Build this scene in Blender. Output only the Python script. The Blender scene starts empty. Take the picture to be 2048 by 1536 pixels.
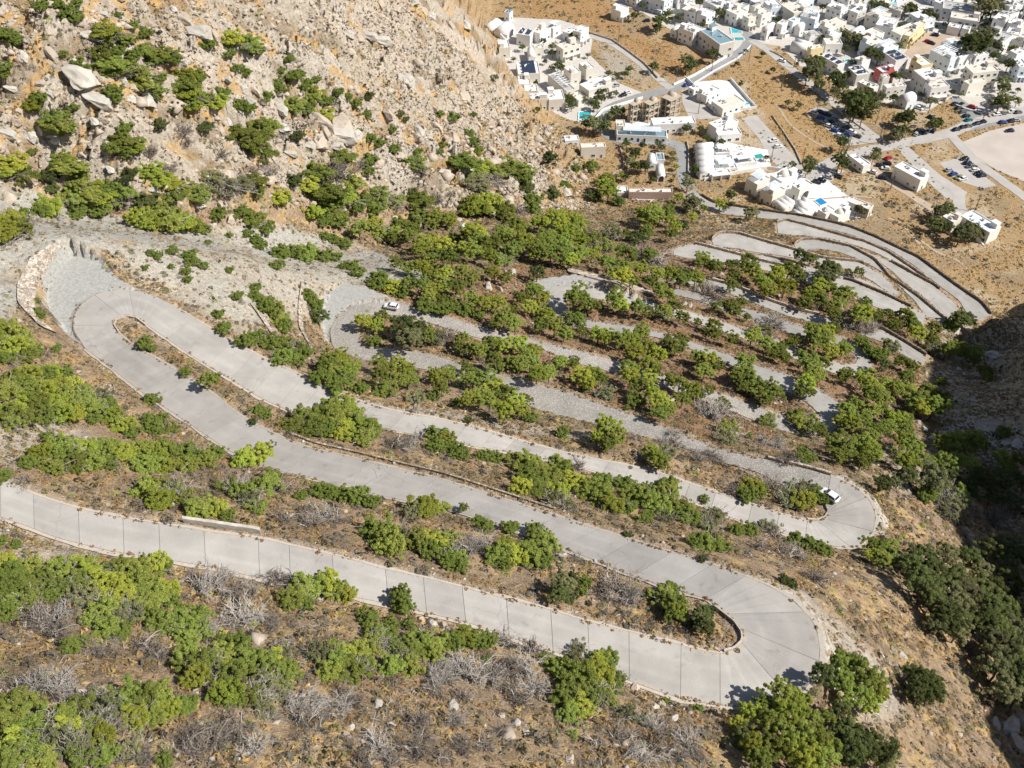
import bpy, bmesh, math, random
import numpy as np
from mathutils import Vector, Matrix
random.seed(7); RNG = np.random.default_rng(11)
SC = bpy.context.scene; COL = SC.collection
# ------------------------------------------------------------------ camera, sky, sun, exposure
CH, FP = 250.0, 2000.0                       # camera height above the village, focal length in photo pixels
cd = bpy.data.cameras.new('camera'); cam = bpy.data.objects.new('camera', cd); COL.objects.link(cam)
cam.location = (0, 0, CH); cam.rotation_euler = (math.radians(45), 0, 0)
cd.sensor_fit = 'HORIZONTAL'; cd.sensor_width = 36; cd.lens = 36 * FP / 2048
cd.clip_start = 1; cd.clip_end = 20000
SC.camera = cam
SUN_EL, SUN_AZ = 46, 106                      # azimuth clockwise from +y
w = bpy.data.worlds.new('World'); SC.world = w; w.use_nodes = True
nt = w.node_tree; bg = nt.nodes['Background']
sky = nt.nodes.new('ShaderNodeTexSky'); sky.sky_type = 'NISHITA'; sky.sun_disc = False
sky.sun_elevation = math.radians(SUN_EL); sky.sun_rotation = math.radians(SUN_AZ); sky.altitude = 200
nt.links.new(sky.outputs[0], bg.inputs[0]); bg.inputs[1].default_value = 0.068
sl = bpy.data.lights.new('sun', 'SUN'); sl.energy = 5.0; sl.angle = math.radians(0.53); sl.color = (1, 0.95, 0.87)
so = bpy.data.objects.new('sun', sl); COL.objects.link(so)
sdir = Vector((math.sin(math.radians(SUN_AZ)) * math.cos(math.radians(SUN_EL)), math.cos(math.radians(SUN_AZ)) * math.cos(math.radians(SUN_EL)), math.sin(math.radians(SUN_EL))))
so.rotation_euler = sdir.to_track_quat('Z', 'Y').to_euler(); so.location = (300, 0, 500)
SC.view_settings.view_transform = 'Standard'; SC.view_settings.look = 'None'
SC.view_settings.exposure = 0.22; SC.view_settings.gamma = 1.0
SC.cycles.max_bounces = 5; SC.cycles.diffuse_bounces = 2; SC.cycles.transparent_max_bounces = 4
SC.cycles.use_denoising = True; SC.cycles.use_adaptive_sampling = True; SC.cycles.adaptive_threshold = 0.02

# ------------------------------------------------------------------ photo geometry helpers
R2 = math.sqrt(0.5)
def ray(u, v):
    a = (np.asarray(u, float) - 1024) / FP; b = (768 - np.asarray(v, float)) / FP
    return a, R2 * (1 + b), -R2 * (1 - b)
def at_z(u, v, z):
    a, y, dz = ray(u, v); t = (z - CH) / dz
    return np.stack([a * t, y * t, np.zeros_like(t) + z], -1)
def project(x, y, z):
    dz = z - CH
    d = np.maximum((y - dz) * R2, 1e-3); up = (y + dz) * R2
    return 1024 + FP * x / d, 768 - FP * up / d, d
def resample(P, n=None, step=None):
    P = np.asarray(P, float); s = np.r_[0, np.cumsum(np.linalg.norm(np.diff(P, axis=0), axis=1))]
    if n is None: n = max(2, int(s[-1] / step) + 1)
    q = np.linspace(0, s[-1], n)
    return np.stack([np.interp(q, s, P[:, k]) for k in range(P.shape[1])], -1)
def smooth(P, it=2):
    P = P.copy()
    for _ in range(it):
        P[1:-1] = 0.25 * P[:-2] + 0.5 * P[1:-1] + 0.25 * P[2:]
    return P
def pts(s): 
    q = [float(t) for t in s.replace(',', ' ').split()]
    return np.array(q).reshape(-1, 2)

# road legs: far edge, near edge (photo points), elevation at start and end
LEGS = {
 'A': ('0,961 81,994 163,1020 252,1037 353,1053 435,1066 512,1076 598,1095 700,1118 759,1136 856,1157 933,1177 1007,1196 1085,1215 1174,1243 1317,1278 1401,1301 1440,1308',
       '0,1033 47,1049 116,1076 217,1101 310,1115 427,1134 524,1157 650,1184 743,1200 844,1223 945,1247 999,1268 1081,1293 1154,1318 1232,1351 1310,1380 1374,1400 1440,1410', 146, 131),
 'AB': ('1440,1308 1470,1300 1486,1285 1486,1268 1472,1245 1445,1222 1413,1197', '1440,1410 1525,1416 1590,1400 1628,1355 1641,1309 1632,1250 1591,1204 1541,1173 1490,1152', 131, 128.5),
 'B': ('1490,1152 1409,1124 1350,1106 1271,1082 1185,1056 1116,1033 1038,1008 960,983 871,955 797,938 700,914 615,895 554,871 489,838 410,776 369,751 308,714 263,690 236,666',
       '1413,1197 1370,1185 1310,1167 1251,1146 1193,1122 1116,1091 1057,1068 980,1043 898,1018 805,1000 720,981 636,960 560,942 506,927 461,903 403,864 342,822 290,789 219,733 171,697', 128.5, 112.5),
 'BC': ('236,666 226,650 232,637 253,631 273,635 294,649', '171,697 147,660 147,632 161,608 191,587 239,577 273,580 308,591 342,608', 112.5, 111),
 'C': ('342,608 390,638 441,669 513,710 581,741 649,775 718,803 794,823 889,840 958,857 1043,883 1128,905 1231,926 1334,950 1378,967 1440,987 1510,1010 1572,1031 1615,1041',
       '294,649 342,683 403,724 461,758 523,797 588,826 670,838 752,854 855,874 940,891 1026,905 1094,919 1180,939 1302,975 1339,985 1416,1014 1467,1037 1533,1058 1610,1078', 111, 94),
 'CD': ('1615,1041 1636,1042 1652,1034 1658,1021 1650,1007', '1610,1078 1665,1093 1715,1095 1745,1066 1752,1032 1740,1000 1706,971 1661,952', 94, 92),
 'D': ('1661,952 1622,940 1519,916 1442,901 1334,856 1265,830 1197,806 1128,782 1060,766 992,748 900,720 841,705 780,698 739,690',
       '1650,1007 1600,984 1548,962 1519,945 1446,925 1334,883 1248,866 1163,842 1070,818 1020,786 960,762 903,748 830,735 725,722', 92, 77),
 'DE': ('739,690 722,680 714,660 716,640 740,630', '725,722 690,716 664,690 660,662 674,635 701,611 739,601 766,602', 77, 75),
 'E': ('766,602 800,605 841,619 889,632 944,649 1009,666 1077,683 1163,703 1238,724 1301,743 1342,757 1400,775 1459,793 1518,815 1580,833 1628,838',
       '740,630 794,630 855,644 910,662 958,676 1012,686 1081,697 1105,707 1156,727 1214,741 1270,758 1330,778 1400,799 1459,820 1518,845 1580,866 1625,872', 75, 66.5),
 'EF': ('1628,838 1640,836 1642,832 1639,828', '1625,872 1660,868 1682,848 1686,826 1678,807', 66.5, 65.5),
 'F': ('1678,807 1662,794 1639,780 1563,745 1518,734 1473,714 1424,698 1366,679 1312,662 1250,651 1178,641 1150,632',
       '1639,828 1614,804 1567,780 1516,759 1465,731 1418,712 1370,694 1322,677 1283,668 1230,666 1182,657 1140,650', 65.5, 57),
 'FG': ('1150,632 1135,620 1132,605 1150,594', '1140,650 1108,632 1094,605 1096,584 1109,573 1137,566', 57, 55.5),
 'G': ('1137,566 1176,570 1225,579 1283,596 1316,608 1383,625 1436,641 1496,661 1560,682 1640,715 1690,730',
       '1150,594 1205,599 1240,606 1283,614 1316,624 1380,642 1436,660 1490,679 1560,705 1640,740 1683,757', 55.5, 47.5),
 'GH': ('1690,730 1710,728 1716,718 1712,708', '1683,757 1728,758 1745,735 1738,714 1722,696', 47.5, 46.5),
 'H': ('1722,696 1707,688 1680,673 1594,650 1545,632 1508,622 1440,602 1384,583 1330,572', '1712,708 1690,697 1660,685 1575,665 1540,652 1504,638 1440,617 1384,597 1330,586', 46.5, 40),
 'I': ('1300,545 1360,551 1425,562 1460,571 1487,581 1526,598 1593,622 1680,640 1765,660 1810,686 1851,712', '1300,554 1360,564 1423,576 1466,591 1513,608 1583,634 1680,658 1761,682 1798,704 1835,740', 39, 33),
 'J': ('1347,500 1360,493 1384,487 1437,500 1482,512 1534,526 1600,541 1701,562 1760,586 1808,609 1850,628', '1347,509 1368,515 1400,518 1445,524 1534,541 1600,560 1705,588 1742,611 1777,621 1845,648', 28, 22),
 'Kb': ('1525,511 1560,519 1611,532 1632,538 1690,549 1728,560 1790,590', '1500,511 1560,529 1611,541 1645,550 1700,562 1740,575 1785,600', 25, 22.3),
 'K': ('1424,482 1430,472 1445,467 1476,468 1515,480 1589,501 1642,517 1690,522 1719,525 1765,551 1797,585', '1427,490 1440,494 1470,497 1515,505 1570,512 1640,527 1680,535 1719,548 1750,565 1785,595', 25, 22),
 'L': ('1589,490 1605,480 1636,480 1700,494 1748,520 1777,553 1836,594 1888,638', '1592,502 1612,502 1636,497 1680,504 1728,523 1769,546 1797,570 1830,602 1852,634', 16.5, 20.5),
 'M': ('1700,496 1738,507 1775,521 1820,546 1867,571 1894,592 1918,615', '1700,496.5 1740,512 1754,521 1785,542 1804,562 1838,587 1868,612 1892,640', 16, 12.5),
 'X': ('1554,446 1570,441 1603,449 1652,463 1700,477 1728,484 1777,506 1826,539 1866,568', '1556,466 1580,470 1612,471 1660,478 1700,487 1740,500 1777,519 1820,544 1864,569.5', 10.5, 9.5),
 'N': ('1376,383 1386,377 1407,395 1428,407 1455,411 1499,418 1560,427 1593,431 1660,445 1700,455 1748,474 1785,492 1836,516 1914,574 1963,607 1980,629', '1372,390 1393,411 1428,425 1455,429 1516,436 1560,439 1593,444 1660,459 1700,469 1728,478 1777,498 1826,529 1875,568 1920,602 1930,621 1953,643', 1, 11.5),
}
ROAD = {}     # name -> arrays far edge, near edge, centre (world), z
for k, (e1, e2, z0, z1) in LEGS.items():
    n = 160
    E1, E2 = smooth(resample(pts(e1), n), 3), smooth(resample(pts(e2), n), 3)
    zz = np.linspace(z0, z1, n)
    W1 = np.array([at_z(E1[i, 0], E1[i, 1], zz[i]) for i in range(n)]); W2 = np.array([at_z(E2[i, 0], E2[i, 1], zz[i]) for i in range(n)])
    C = 0.5 * (W1 + W2); s = np.r_[0, np.cumsum(np.linalg.norm(np.diff(C, axis=0), axis=1))]
    m = max(6, int(s[-1] / 1.0)); q = np.linspace(0, s[-1], m)
    f = lambda P: np.stack([np.interp(q, s, P[:, j]) for j in range(3)], -1)
    # keep elevation linear in length
    W1, W2 = f(W1), f(W2); zl = np.linspace(z0, z1, m)
    ROAD[k] = (W1, W2, 0.5 * (W1 + W2), s[-1])

# ------------------------------------------------------------------ terrain: thin plate spline through surveyed points
CP = []
for k, (W1, W2, C, L) in ROAD.items():
    for i in range(0, len(C), 9 if k in 'ABCDEF' else 14): CP.append(C[i])
SURV = '''1150,420,9 1200,440,17 1290,400,2 1100,440,27 1000,480,44 900,520,60 800,440,42 600,440,64 400,440,84 200,410,98 0,380,112
 400,200,101 200,200,118 0,200,123 0,0,137 200,0,131 400,0,117 600,0,97 800,0,66 900,0,33 800,200,54 600,200,80 1000,200,20 1000,100,11 900,300,38 1100,330,9
 700,330,62 500,330,85 300,330,104 1060,240,8 950,60,9 150,470,116 0,450,118 0,560,119 0,650,125 0,800,134 200,880,128 500,590,99 700,545,73 560,600,90 500,520,92 300,500,107 1100,500,42 1230,480,24
 0,1250,158 0,1536,169 500,1300,151 500,1536,163 1024,1400,143 1024,1536,151 1500,1536,137 1700,1450,127 1300,1480,142 2048,1536,104 1850,1400,113 1700,1200,114 1850,1150,96 2048,1250,84 2048,1050,70 1900,950,72 2000,880,57 1900,830,55 2000,760,30
 1960,760,34 1920,700,24 1990,700,8 2020,640,-3 1900,660,19 1400,440,6 1500,455,8 1350,450,14 1250,530,42 1160,620,60 600,640,84 1500,560,32 1200,560,52
 1800,800,52 1750,900,76 1480,860,76 1300,800,78 900,590,71 1000,620,69 800,560,70 1050,560,56 620,900,121 300,620,107 380,720,113 850,800,93 700,760,96 1250,900,98
 1500,700,60 1600,720,52 1760,760,54 1450,550,33'''
for t in SURV.split():
    u, v, z = map(float, t.split(',')); CP.append(at_z(u, v, z))
for p in [(-25, 5, 172), (30, 10, 158), (-90, 20, 190), (-150, 90, 195), (-180, 200, 172), (-210, 300, 178), (-170, 400, 140), (-130, 480, 95), (-60, 530, 35), (-90, 620, 40), (-30, 600, 3), (-250, 150, 215), (-260, 450, 170), (-200, 620, 100),
          (74, 20, 146), (126, 60, 150), (142, 100, 124), (158, 150, 104), (172, 190, 84), (190, 225, 72), (206, 262, 44), (235, 300, 22), (120, 20, 184), (170, 60, 180), (200, 140, 165), (240, 230, 88), (100, 48, 112), (108, 100, 82), (122, 140, 66), (60, -40, 180), (-60, -50, 210), (150, -40, 205), (300, 150, 180), (320, 260, 50), (300, 330, 10),
          (178, 300, -8), (200, 330, -10), (260, 370, -10), (60, 420, -10), (80, 385, -9), (110, 370, -8), (150, 400, -10), (30, 520, -10), (10, 560, -8), (60, 600, -10), (200, 520, -10), (350, 450, -10), (400, 650, -10), (150, 750, -10), (10, 750, -10), (140, 335, -2), (230, 340, -9)]: CP.append(np.array(p, float))
CP = np.array(CP)
def _phi(d2): return d2 * np.log(d2 + 1e-9) * 0.5
S0 = 100.0
cx = CP[:, :2] / S0; nC = len(CP)
Kd = _phi(((cx[:, None] - cx[None]) ** 2).sum(-1)) + np.eye(nC) * 0.003
Pm = np.c_[np.ones(nC), cx]
Am = np.block([[Kd, Pm], [Pm.T, np.zeros((3, 3))]])
Wt = np.linalg.solve(Am, np.r_[CP[:, 2], 0, 0, 0])
def tps(x, y):
    sh = np.shape(x); X = np.ravel(x) / S0; Y = np.ravel(y) / S0; o = np.empty(len(X))
    for i in range(0, len(X), 20000):
        d2 = (X[i:i+20000, None] - cx[None, :, 0]) ** 2 + (Y[i:i+20000, None] - cx[None, :, 1]) ** 2
        o[i:i+20000] = _phi(d2) @ Wt[:nC] + Wt[nC] + Wt[nC+1] * X[i:i+20000] + Wt[nC+2] * Y[i:i+20000]
    return o.reshape(sh)
# noise
def _hash(ix, iy, seed):
    h = (ix.astype(np.int64) * 374761393 + iy.astype(np.int64) * 668265263 + seed * 69069) & 0x7fffffff
    h = ((h ^ (h >> 13)) * 1274126177) & 0x7fffffff
    return ((h ^ (h >> 16)) & 0xffff) / 65535.0
def vnoise(x, y, seed=0):
    ix, iy = np.floor(x), np.floor(y); fx, fy = x - ix, y - iy
    fx = fx * fx * (3 - 2 * fx); fy = fy * fy * (3 - 2 * fy)
    a = _hash(ix, iy, seed); b = _hash(ix + 1, iy, seed); c = _hash(ix, iy + 1, seed); d = _hash(ix + 1, iy + 1, seed)
    return (a + (b - a) * fx) * (1 - fy) + (c + (d - c) * fx) * fy
def fbm(x, y, oct=4, seed=0, gain=0.5):
    o = 0; am = 1; tot = 0
    for k in range(oct):
        o = o + am * vnoise(x * 2 ** k, y * 2 ** k, seed + 17 * k); tot += am; am *= gain
    return o / tot
def sstep(a, b, x):
    t = np.clip((x - a) / (b - a), 0, 1); return t * t * (3 - 2 * t)
def in_poly(u, v, P):
    P = np.asarray(P); r = np.zeros(np.shape(u), bool); j = len(P) - 1
    for i in range(len(P)):
        yi, yj = P[i, 1], P[j, 1]
        if yi != yj:
            r ^= ((yi > v) != (yj > v)) & (u < (P[j, 0] - P[i, 0]) * (v - yi) / (yj - yi) + P[i, 0])
        j = i
    return r
def grow(a, b, step, far, g=1.12):
    o = [b]; s = step
    while o[-1] < far: s *= g; o.append(o[-1] + s)
    return o[1:]
GX = np.array(sorted([-x for x in grow(0, 150, .8, 5000)] + list(np.arange(-150, 190.1, .72)) + grow(0, 190.1, .8, 5000)))
GY = np.array(sorted([40 - x for x in grow(0, 15, 1.0, 600)] + list(np.arange(25, 420, .72)) + grow(0, 420, .8, 7000)))
XX, YY = np.meshgrid(GX, GY)
Zb = tps(np.clip(XX, -280, 420), np.clip(YY, -60, 800))
k0 = 2.5
ZB = np.where(Zb > 8, Zb, k0 * np.log1p(np.exp(np.clip(Zb / k0, -30, 30))))          # never below the village plain
ZB = np.maximum(ZB - .1, 0)
far_m = sstep(430, 700, np.hypot(XX - 50, YY - 250)) * (XX > -120); ZB = ZB * (1 - far_m)
ZB = np.where((YY > 640) | (XX > 420), ZB * (1 - sstep(640, 760, YY)) * (1 - sstep(330, 430, XX) * (YY > 100)), ZB)
_vp = np.array([at_z(a, b, 0)[:2] for a, b in pts('975,20 990,100 1000,150 1045,214 1135,246 1160,300 1222,400 1300,408 1385,374 1420,402 1600,418 1700,440 1760,470 1850,500 1960,560 2300,640 2500,-60 1000,-60')])
vflat = in_poly(XX, YY, _vp).astype(float)
for _ in range(3): vflat[1:-1, 1:-1] = 0.2 * (vflat[1:-1, 1:-1] + vflat[2:, 1:-1] + vflat[:-2, 1:-1] + vflat[1:-1, 2:] + vflat[1:-1, :-2])
ZB = ZB * (1 - vflat)                        # levelled building land
UU, VV, DD = project(XX, YY, ZB)
# rock relief on the mountain and small unevenness everywhere
STR = (XX * 0.5 + YY * 0.86); STC = (XX * 0.86 - YY * 0.5)          # down-slope streak axes
MOUNT = in_poly(UU, VV, [(-3000, -3000), (930, -3000), (940, 0), (1010, 90), (1175, 300), (1130, 400), (900, 420), (600, 420), (300, 400), (60, 360), (-3000, 360)]) & (YY > 150) & (XX < 60)
MOUNT = MOUNT | ((XX < -135) & (YY > 150))
mm = MOUNT.astype(float)
for _ in range(6):
    mm[1:-1, 1:-1] = 0.2 * (mm[1:-1, 1:-1] + mm[2:, 1:-1] + mm[:-2, 1:-1] + mm[1:-1, 2:] + mm[1:-1, :-2])
CLIFF = sstep(118, 135, XX - 0.25 * np.abs(YY - 100)) * sstep(10, 40, ZB) * (YY < 330)
rid = 1 - np.abs(2 * fbm(STC / 7, STR / 22, 4, 5) - 1)
rid2 = 1 - np.abs(2 * fbm(STC / 2.2, STR / 5, 3, 9) - 1)
RIB = sstep(.56, .63, fbm(STC / 9 + .6 * fbm(XX / 6, YY / 6, 2, 44), STR / 38, 3, 63)) * sstep(.35, .5, fbm(XX / 8, YY / 8, 2, 46))
led = fbm(STC / 11, STR / 26, 3, 15) * 9; led = (np.floor(led) + sstep(.55, 1, led - np.floor(led))) / 9
DET = mm * (2.6 * RIB * (.5 + rid2) + 3.6 * (rid - .6) + 2.4 * (rid2 - .6) + 9 * (led - .5) + 2.2 * (1 - np.abs(2 * fbm(STC / 1.5, STR / 3.2, 2, 71) - 1) - .5)) + 0.5 * (fbm(XX / 5, YY / 5, 3, 3) - .5) + 0.28 * (fbm(XX / 1.4, YY / 1.4, 2, 4) - .5)
DET = DET + CLIFF * (16 * (fbm(XX / 30, YY / 17, 3, 22) - .5) + 11 * (1 - np.abs(2 * fbm(XX / 14, YY / 11, 4, 21) - 1)) - 5.5)
DET = DET * sstep(0.5, 4, ZB)
ZT = ZB + DET
# benches cut for the roads
SD = np.full(XX.shape, 99.0); ZR = np.zeros(XX.shape)
for k, (W1, W2, C, L) in ROAD.items():
    for i in range(len(C)):
        a, b, c = W1[i], W2[i], C[i]; hw = 0.5 * np.linalg.norm((a - b)[:2])
        rr = hw + 7
        i0, i1 = np.searchsorted(GX, [c[0] - rr, c[0] + rr]); j0, j1 = np.searchsorted(GY, [c[1] - rr, c[1] + rr])
        if i1 <= i0 or j1 <= j0: continue
        x = XX[j0:j1, i0:i1]; y = YY[j0:j1, i0:i1]
        d = (b - a)[:2]; L2 = max((d * d).sum(), 1e-6); t = np.clip(((x - a[0]) * d[0] + (y - a[1]) * d[1]) / L2, 0, 1)
        s = np.hypot(x - a[0] - t * d[0], y - a[1] - t * d[1])
        m = s < SD[j0:j1, i0:i1]
        SD[j0:j1, i0:i1][m] = s[m]; ZR[j0:j1, i0:i1][m] = c[2]
APR = ('118,528 146,505 205,518 224,545 250,560 282,582 239,577 191,587 161,608 147,632 147,665 171,697 130,670 92,625 90,575',
       '690,565 720,566 800,600 766,602 739,601 701,611 674,635 660,662 658,690 645,672 640,620 655,585', '1100,552 1150,546 1230,562 1290,585 1283,596 1225,579 1176,570 1137,566 1109,573 1096,584 1070,575 1060,560')
for _p, _z in zip(APR, (111.8, 75.8, 55.8)):
    _q = np.array([at_z(a, b, _z)[:2] for a, b in pts(_p)]); _m = in_poly(XX, YY, _q) & (SD > .4)
    SD[_m] = .2; ZR[_m] = _z + .02
bw = 1 - sstep(1.1, 3.6, SD)
ZT = ZT * (1 - bw) + (ZR - 0.16) * bw
def bil(F, x, y):
    x = np.asarray(x, float); y = np.asarray(y, float)
    i = np.clip(np.searchsorted(GX, x) - 1, 0, len(GX) - 2); j = np.clip(np.searchsorted(GY, y) - 1, 0, len(GY) - 2)
    fx = np.clip((x - GX[i]) / (GX[i+1] - GX[i]), 0, 1); fy = np.clip((y - GY[j]) / (GY[j+1] - GY[j]), 0, 1)
    return (F[j, i] * (1 - fx) + F[j, i+1] * fx) * (1 - fy) + (F[j+1, i] * (1 - fx) + F[j+1, i+1] * fx) * fy
def ground(x, y): return bil(ZT, x, y)
def cast(u, v, up=0.0):
    """first point of the ground (raised by up) along the sight line of photo pixels u,v"""
    u = np.atleast_1d(np.asarray(u, float)); v = np.atleast_1d(np.asarray(v, float)); up = np.zeros(len(u)) + up
    a, b, c = ray(u, v); t = np.full(len(u), 60.0); done = np.zeros(len(u), bool); st = 1.0
    for _ in range(1500):
        z = CH + c * t; g = ground(a * t, b * t) + up
        hit = z <= g; done |= hit
        t = np.where(done, t, t + st)
        if done.all(): break
    lo, hi = t - st, t
    for _ in range(12):
        m = .5 * (lo + hi); z = CH + c * m; g = ground(a * m, b * m) + up
        h = z <= g; hi = np.where(h, m, hi); lo = np.where(h, lo, m)
    x, y = a * hi, b * hi
    return np.stack([x, y, ground(x, y)], -1), hi
# ------------------------------------------------------------------ materials
MATS = {}
def mat(name): 
    m = bpy.data.materials.new(name); m.use_nodes = True; MATS[name] = m
    n = m.node_tree.nodes; return m, n, m.node_tree.links, n['Principled BSDF']
def simple(name, c, rough=.8, var=.12, scale=1.5, bump=0.0, metal=0.0, spec=.3, scale2=None, rnd=0.0):
    m, n, l, p = mat(name)
    tc = n.new('ShaderNodeTexCoord'); ns = n.new('ShaderNodeTexNoise'); ns.inputs['Scale'].default_value = scale; ns.inputs['Detail'].default_value = 5
    l.new(tc.outputs['Object'], ns.inputs['Vector'])
    rp = n.new('ShaderNodeMapRange'); rp.inputs[3].default_value = 1 - var * 1.6; rp.inputs[4].default_value = 1 + var * 1.6
    l.new(ns.outputs['Fac'], rp.inputs[0])
    mx = n.new('ShaderNodeVectorMath'); mx.operation = 'SCALE'; mx.inputs[0].default_value = c[:3]
    l.new(rp.outputs[0], mx.inputs['Scale'])
    out = mx.outputs[0]
    if rnd:
        oi = n.new('ShaderNodeObjectInfo'); r2 = n.new('ShaderNodeMapRange'); r2.inputs[3].default_value = 1 - rnd; r2.inputs[4].default_value = 1 + rnd
        l.new(oi.outputs['Random'], r2.inputs[0]); m2 = n.new('ShaderNodeVectorMath'); m2.operation = 'SCALE'
        l.new(out, m2.inputs[0]); l.new(r2.outputs[0], m2.inputs['Scale']); out = m2.outputs[0]
    l.new(out, p.inputs['Base Color']); p.inputs['Roughness'].default_value = rough; p.inputs['Metallic'].default_value = metal
    p.inputs['Specular IOR Level'].default_value = spec
    if bump:
        b = n.new('ShaderNodeBump'); b.inputs['Strength'].default_value = bump; b.inputs['Distance'].default_value = .1
        n2 = n.new('ShaderNodeTexNoise'); n2.inputs['Scale'].default_value = scale2 or scale * 4; n2.inputs['Detail'].default_value = 4
        l.new(tc.outputs['Object'], n2.inputs['Vector']); l.new(n2.outputs['Fac'], b.inputs['Height']); l.new(b.outputs[0], p.inputs['Normal'])
    return m
def ground_mat():
    m, n, l, p = mat('hillside_ground')
    at = n.new('ShaderNodeAttribute'); at.attribute_name = 'zone'
    tc = n.new('ShaderNodeTexCoord')
    def noise(s, d=6, r=.6):
        q = n.new('ShaderNodeTexNoise'); q.inputs['Scale'].default_value = s; q.inputs['Detail'].default_value = d; q.inputs['Roughness'].default_value = r
        l.new(tc.outputs['Object'], q.inputs['Vector']); return q
    a = noise(.9, 8, .72); b = noise(3.2, 4, .6); v = n.new('ShaderNodeTexVoronoi'); v.inputs['Scale'].default_value = 1.6; v.inputs['Randomness'].default_value = 1
    l.new(tc.outputs['Object'], v.inputs['Vector'])
    def mr(s, i0, i1, o0, o1):
        q = n.new('ShaderNodeMapRange'); q.inputs[1].default_value = i0; q.inputs[2].default_value = i1; q.inputs[3].default_value = o0; q.inputs[4].default_value = o1
        l.new(s, q.inputs[0]); return q.outputs[0]
    def mul(x, y):
        q = n.new('ShaderNodeMath'); q.operation = 'MULTIPLY'; l.new(x, q.inputs[0]); l.new(y, q.inputs[1]); return q.outputs[0]
    f = mul(mr(a.outputs['Fac'], .3, .7, .62, 1.38), mr(b.outputs['Fac'], .25, .75, .7, 1.3))
    sc = n.new('ShaderNodeVectorMath'); sc.operation = 'SCALE'; l.new(at.outputs['Color'], sc.inputs[0]); l.new(f, sc.inputs['Scale'])
    # pale stones lying on the soil
    st = n.new('ShaderNodeMixRGB'); st.inputs[2].default_value = (.48, .42, .35, 1)
    stone = mul(mr(v.outputs['Distance'], .16, .22, 1, 0), mr(a.outputs['Fac'], .52, .56, 0, 1))
    st2 = n.new('ShaderNodeMath'); st2.operation = 'MULTIPLY'; st2.inputs[1].default_value = .55; l.new(stone, st2.inputs[0])
    l.new(st2.outputs[0], st.inputs[0]); l.new(sc.outputs[0], st.inputs[1]); l.new(st.outputs[0], p.inputs['Base Color'])
    p.inputs['Roughness'].default_value = .95; p.inputs['Specular IOR Level'].default_value = .1
    bp = n.new('ShaderNodeBump'); bp.inputs['Strength'].default_value = .9; bp.inputs['Distance'].default_value = .35
    ad = n.new('ShaderNodeMath'); ad.operation = 'ADD'; l.new(b.outputs['Fac'], ad.inputs[0]); l.new(a.outputs['Fac'], ad.inputs[1])
    l.new(ad.outputs[0], bp.inputs['Height']); l.new(bp.outputs[0], p.inputs['Normal'])
    return m
ground_mat()
def leaf_mat(name, c1, c2):
    m, n, l, p = mat(name); n.remove(p); out = n['Material Output']
    g = n.new('ShaderNodeNewGeometry'); oi = n.new('ShaderNodeObjectInfo')
    mx = n.new('ShaderNodeMixRGB'); mx.inputs[1].default_value = (*c1, 1); mx.inputs[2].default_value = (*c2, 1)
    l.new(g.outputs['Random Per Island'], mx.inputs[0])
    hs = n.new('ShaderNodeHueSaturation'); l.new(mx.outputs[0], hs.inputs['Color'])
    r = n.new('ShaderNodeMapRange'); r.inputs[3].default_value = .68; r.inputs[4].default_value = 1.32; l.new(oi.outputs['Random'], r.inputs[0]); l.new(r.outputs[0], hs.inputs['Value'])
    r2 = n.new('ShaderNodeMath'); r2.operation = 'MULTIPLY'; r2.inputs[1].default_value = 7.31; l.new(oi.outputs['Random'], r2.inputs[0])
    r3 = n.new('ShaderNodeMath'); r3.operation = 'FRACT'; l.new(r2.outputs[0], r3.inputs[0])
    r4 = n.new('ShaderNodeMapRange'); r4.inputs[3].default_value = .482; r4.inputs[4].default_value = .512; l.new(r3.outputs[0], r4.inputs[0]); l.new(r4.outputs[0], hs.inputs['Hue'])
    d = n.new('ShaderNodeBsdfDiffuse'); t = n.new('ShaderNodeBsdfTranslucent'); ms = n.new('ShaderNodeMixShader'); ms.inputs[0].default_value = .38
    l.new(hs.outputs[0], d.inputs[0]); l.new(hs.outputs[0], t.inputs[0]); l.new(d.outputs[0], ms.inputs[1]); l.new(t.outputs[0], ms.inputs[2]); l.new(ms.outputs[0], out.inputs[0])
leaf_mat('needles_bright', (.29, .35, .05), (.49, .53, .11))
leaf_mat('needles_green', (.185, .245, .05), (.39, .44, .115))
leaf_mat('needles_dark', (.10, .13, .045), (.21, .24, .09))
leaf_mat('leaves_olive', (.20, .21, .10), (.33, .34, .17))
leaf_mat('dark_scrub', (.06, .058, .035), (.13, .12, .07))
leaf_mat('dry_straw', (.40, .28, .125), (.56, .42, .20))
leaf_mat('dry_brown', (.18, .14, .09), (.30, .24, .155))
leaf_mat('grey_scrub', (.14, .13, .11), (.24, .22, .18))
simple('bark', (.16, .12, .09), .9, .2, 3)
simple('dead_wood', (.42, .385, .345), .9, .25, 2, rnd=.25)
simple('dead_wood_dark', (.25, .21, .175), .9, .25, 2, rnd=.25)
simple('limestone', (.46, .39, .32), .95, .34, .9, .6, scale2=2.0, rnd=.12)
simple('limestone_grey', (.47, .44, .39), .95, .32, .9, .6, scale2=2.0, rnd=.12)
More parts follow.
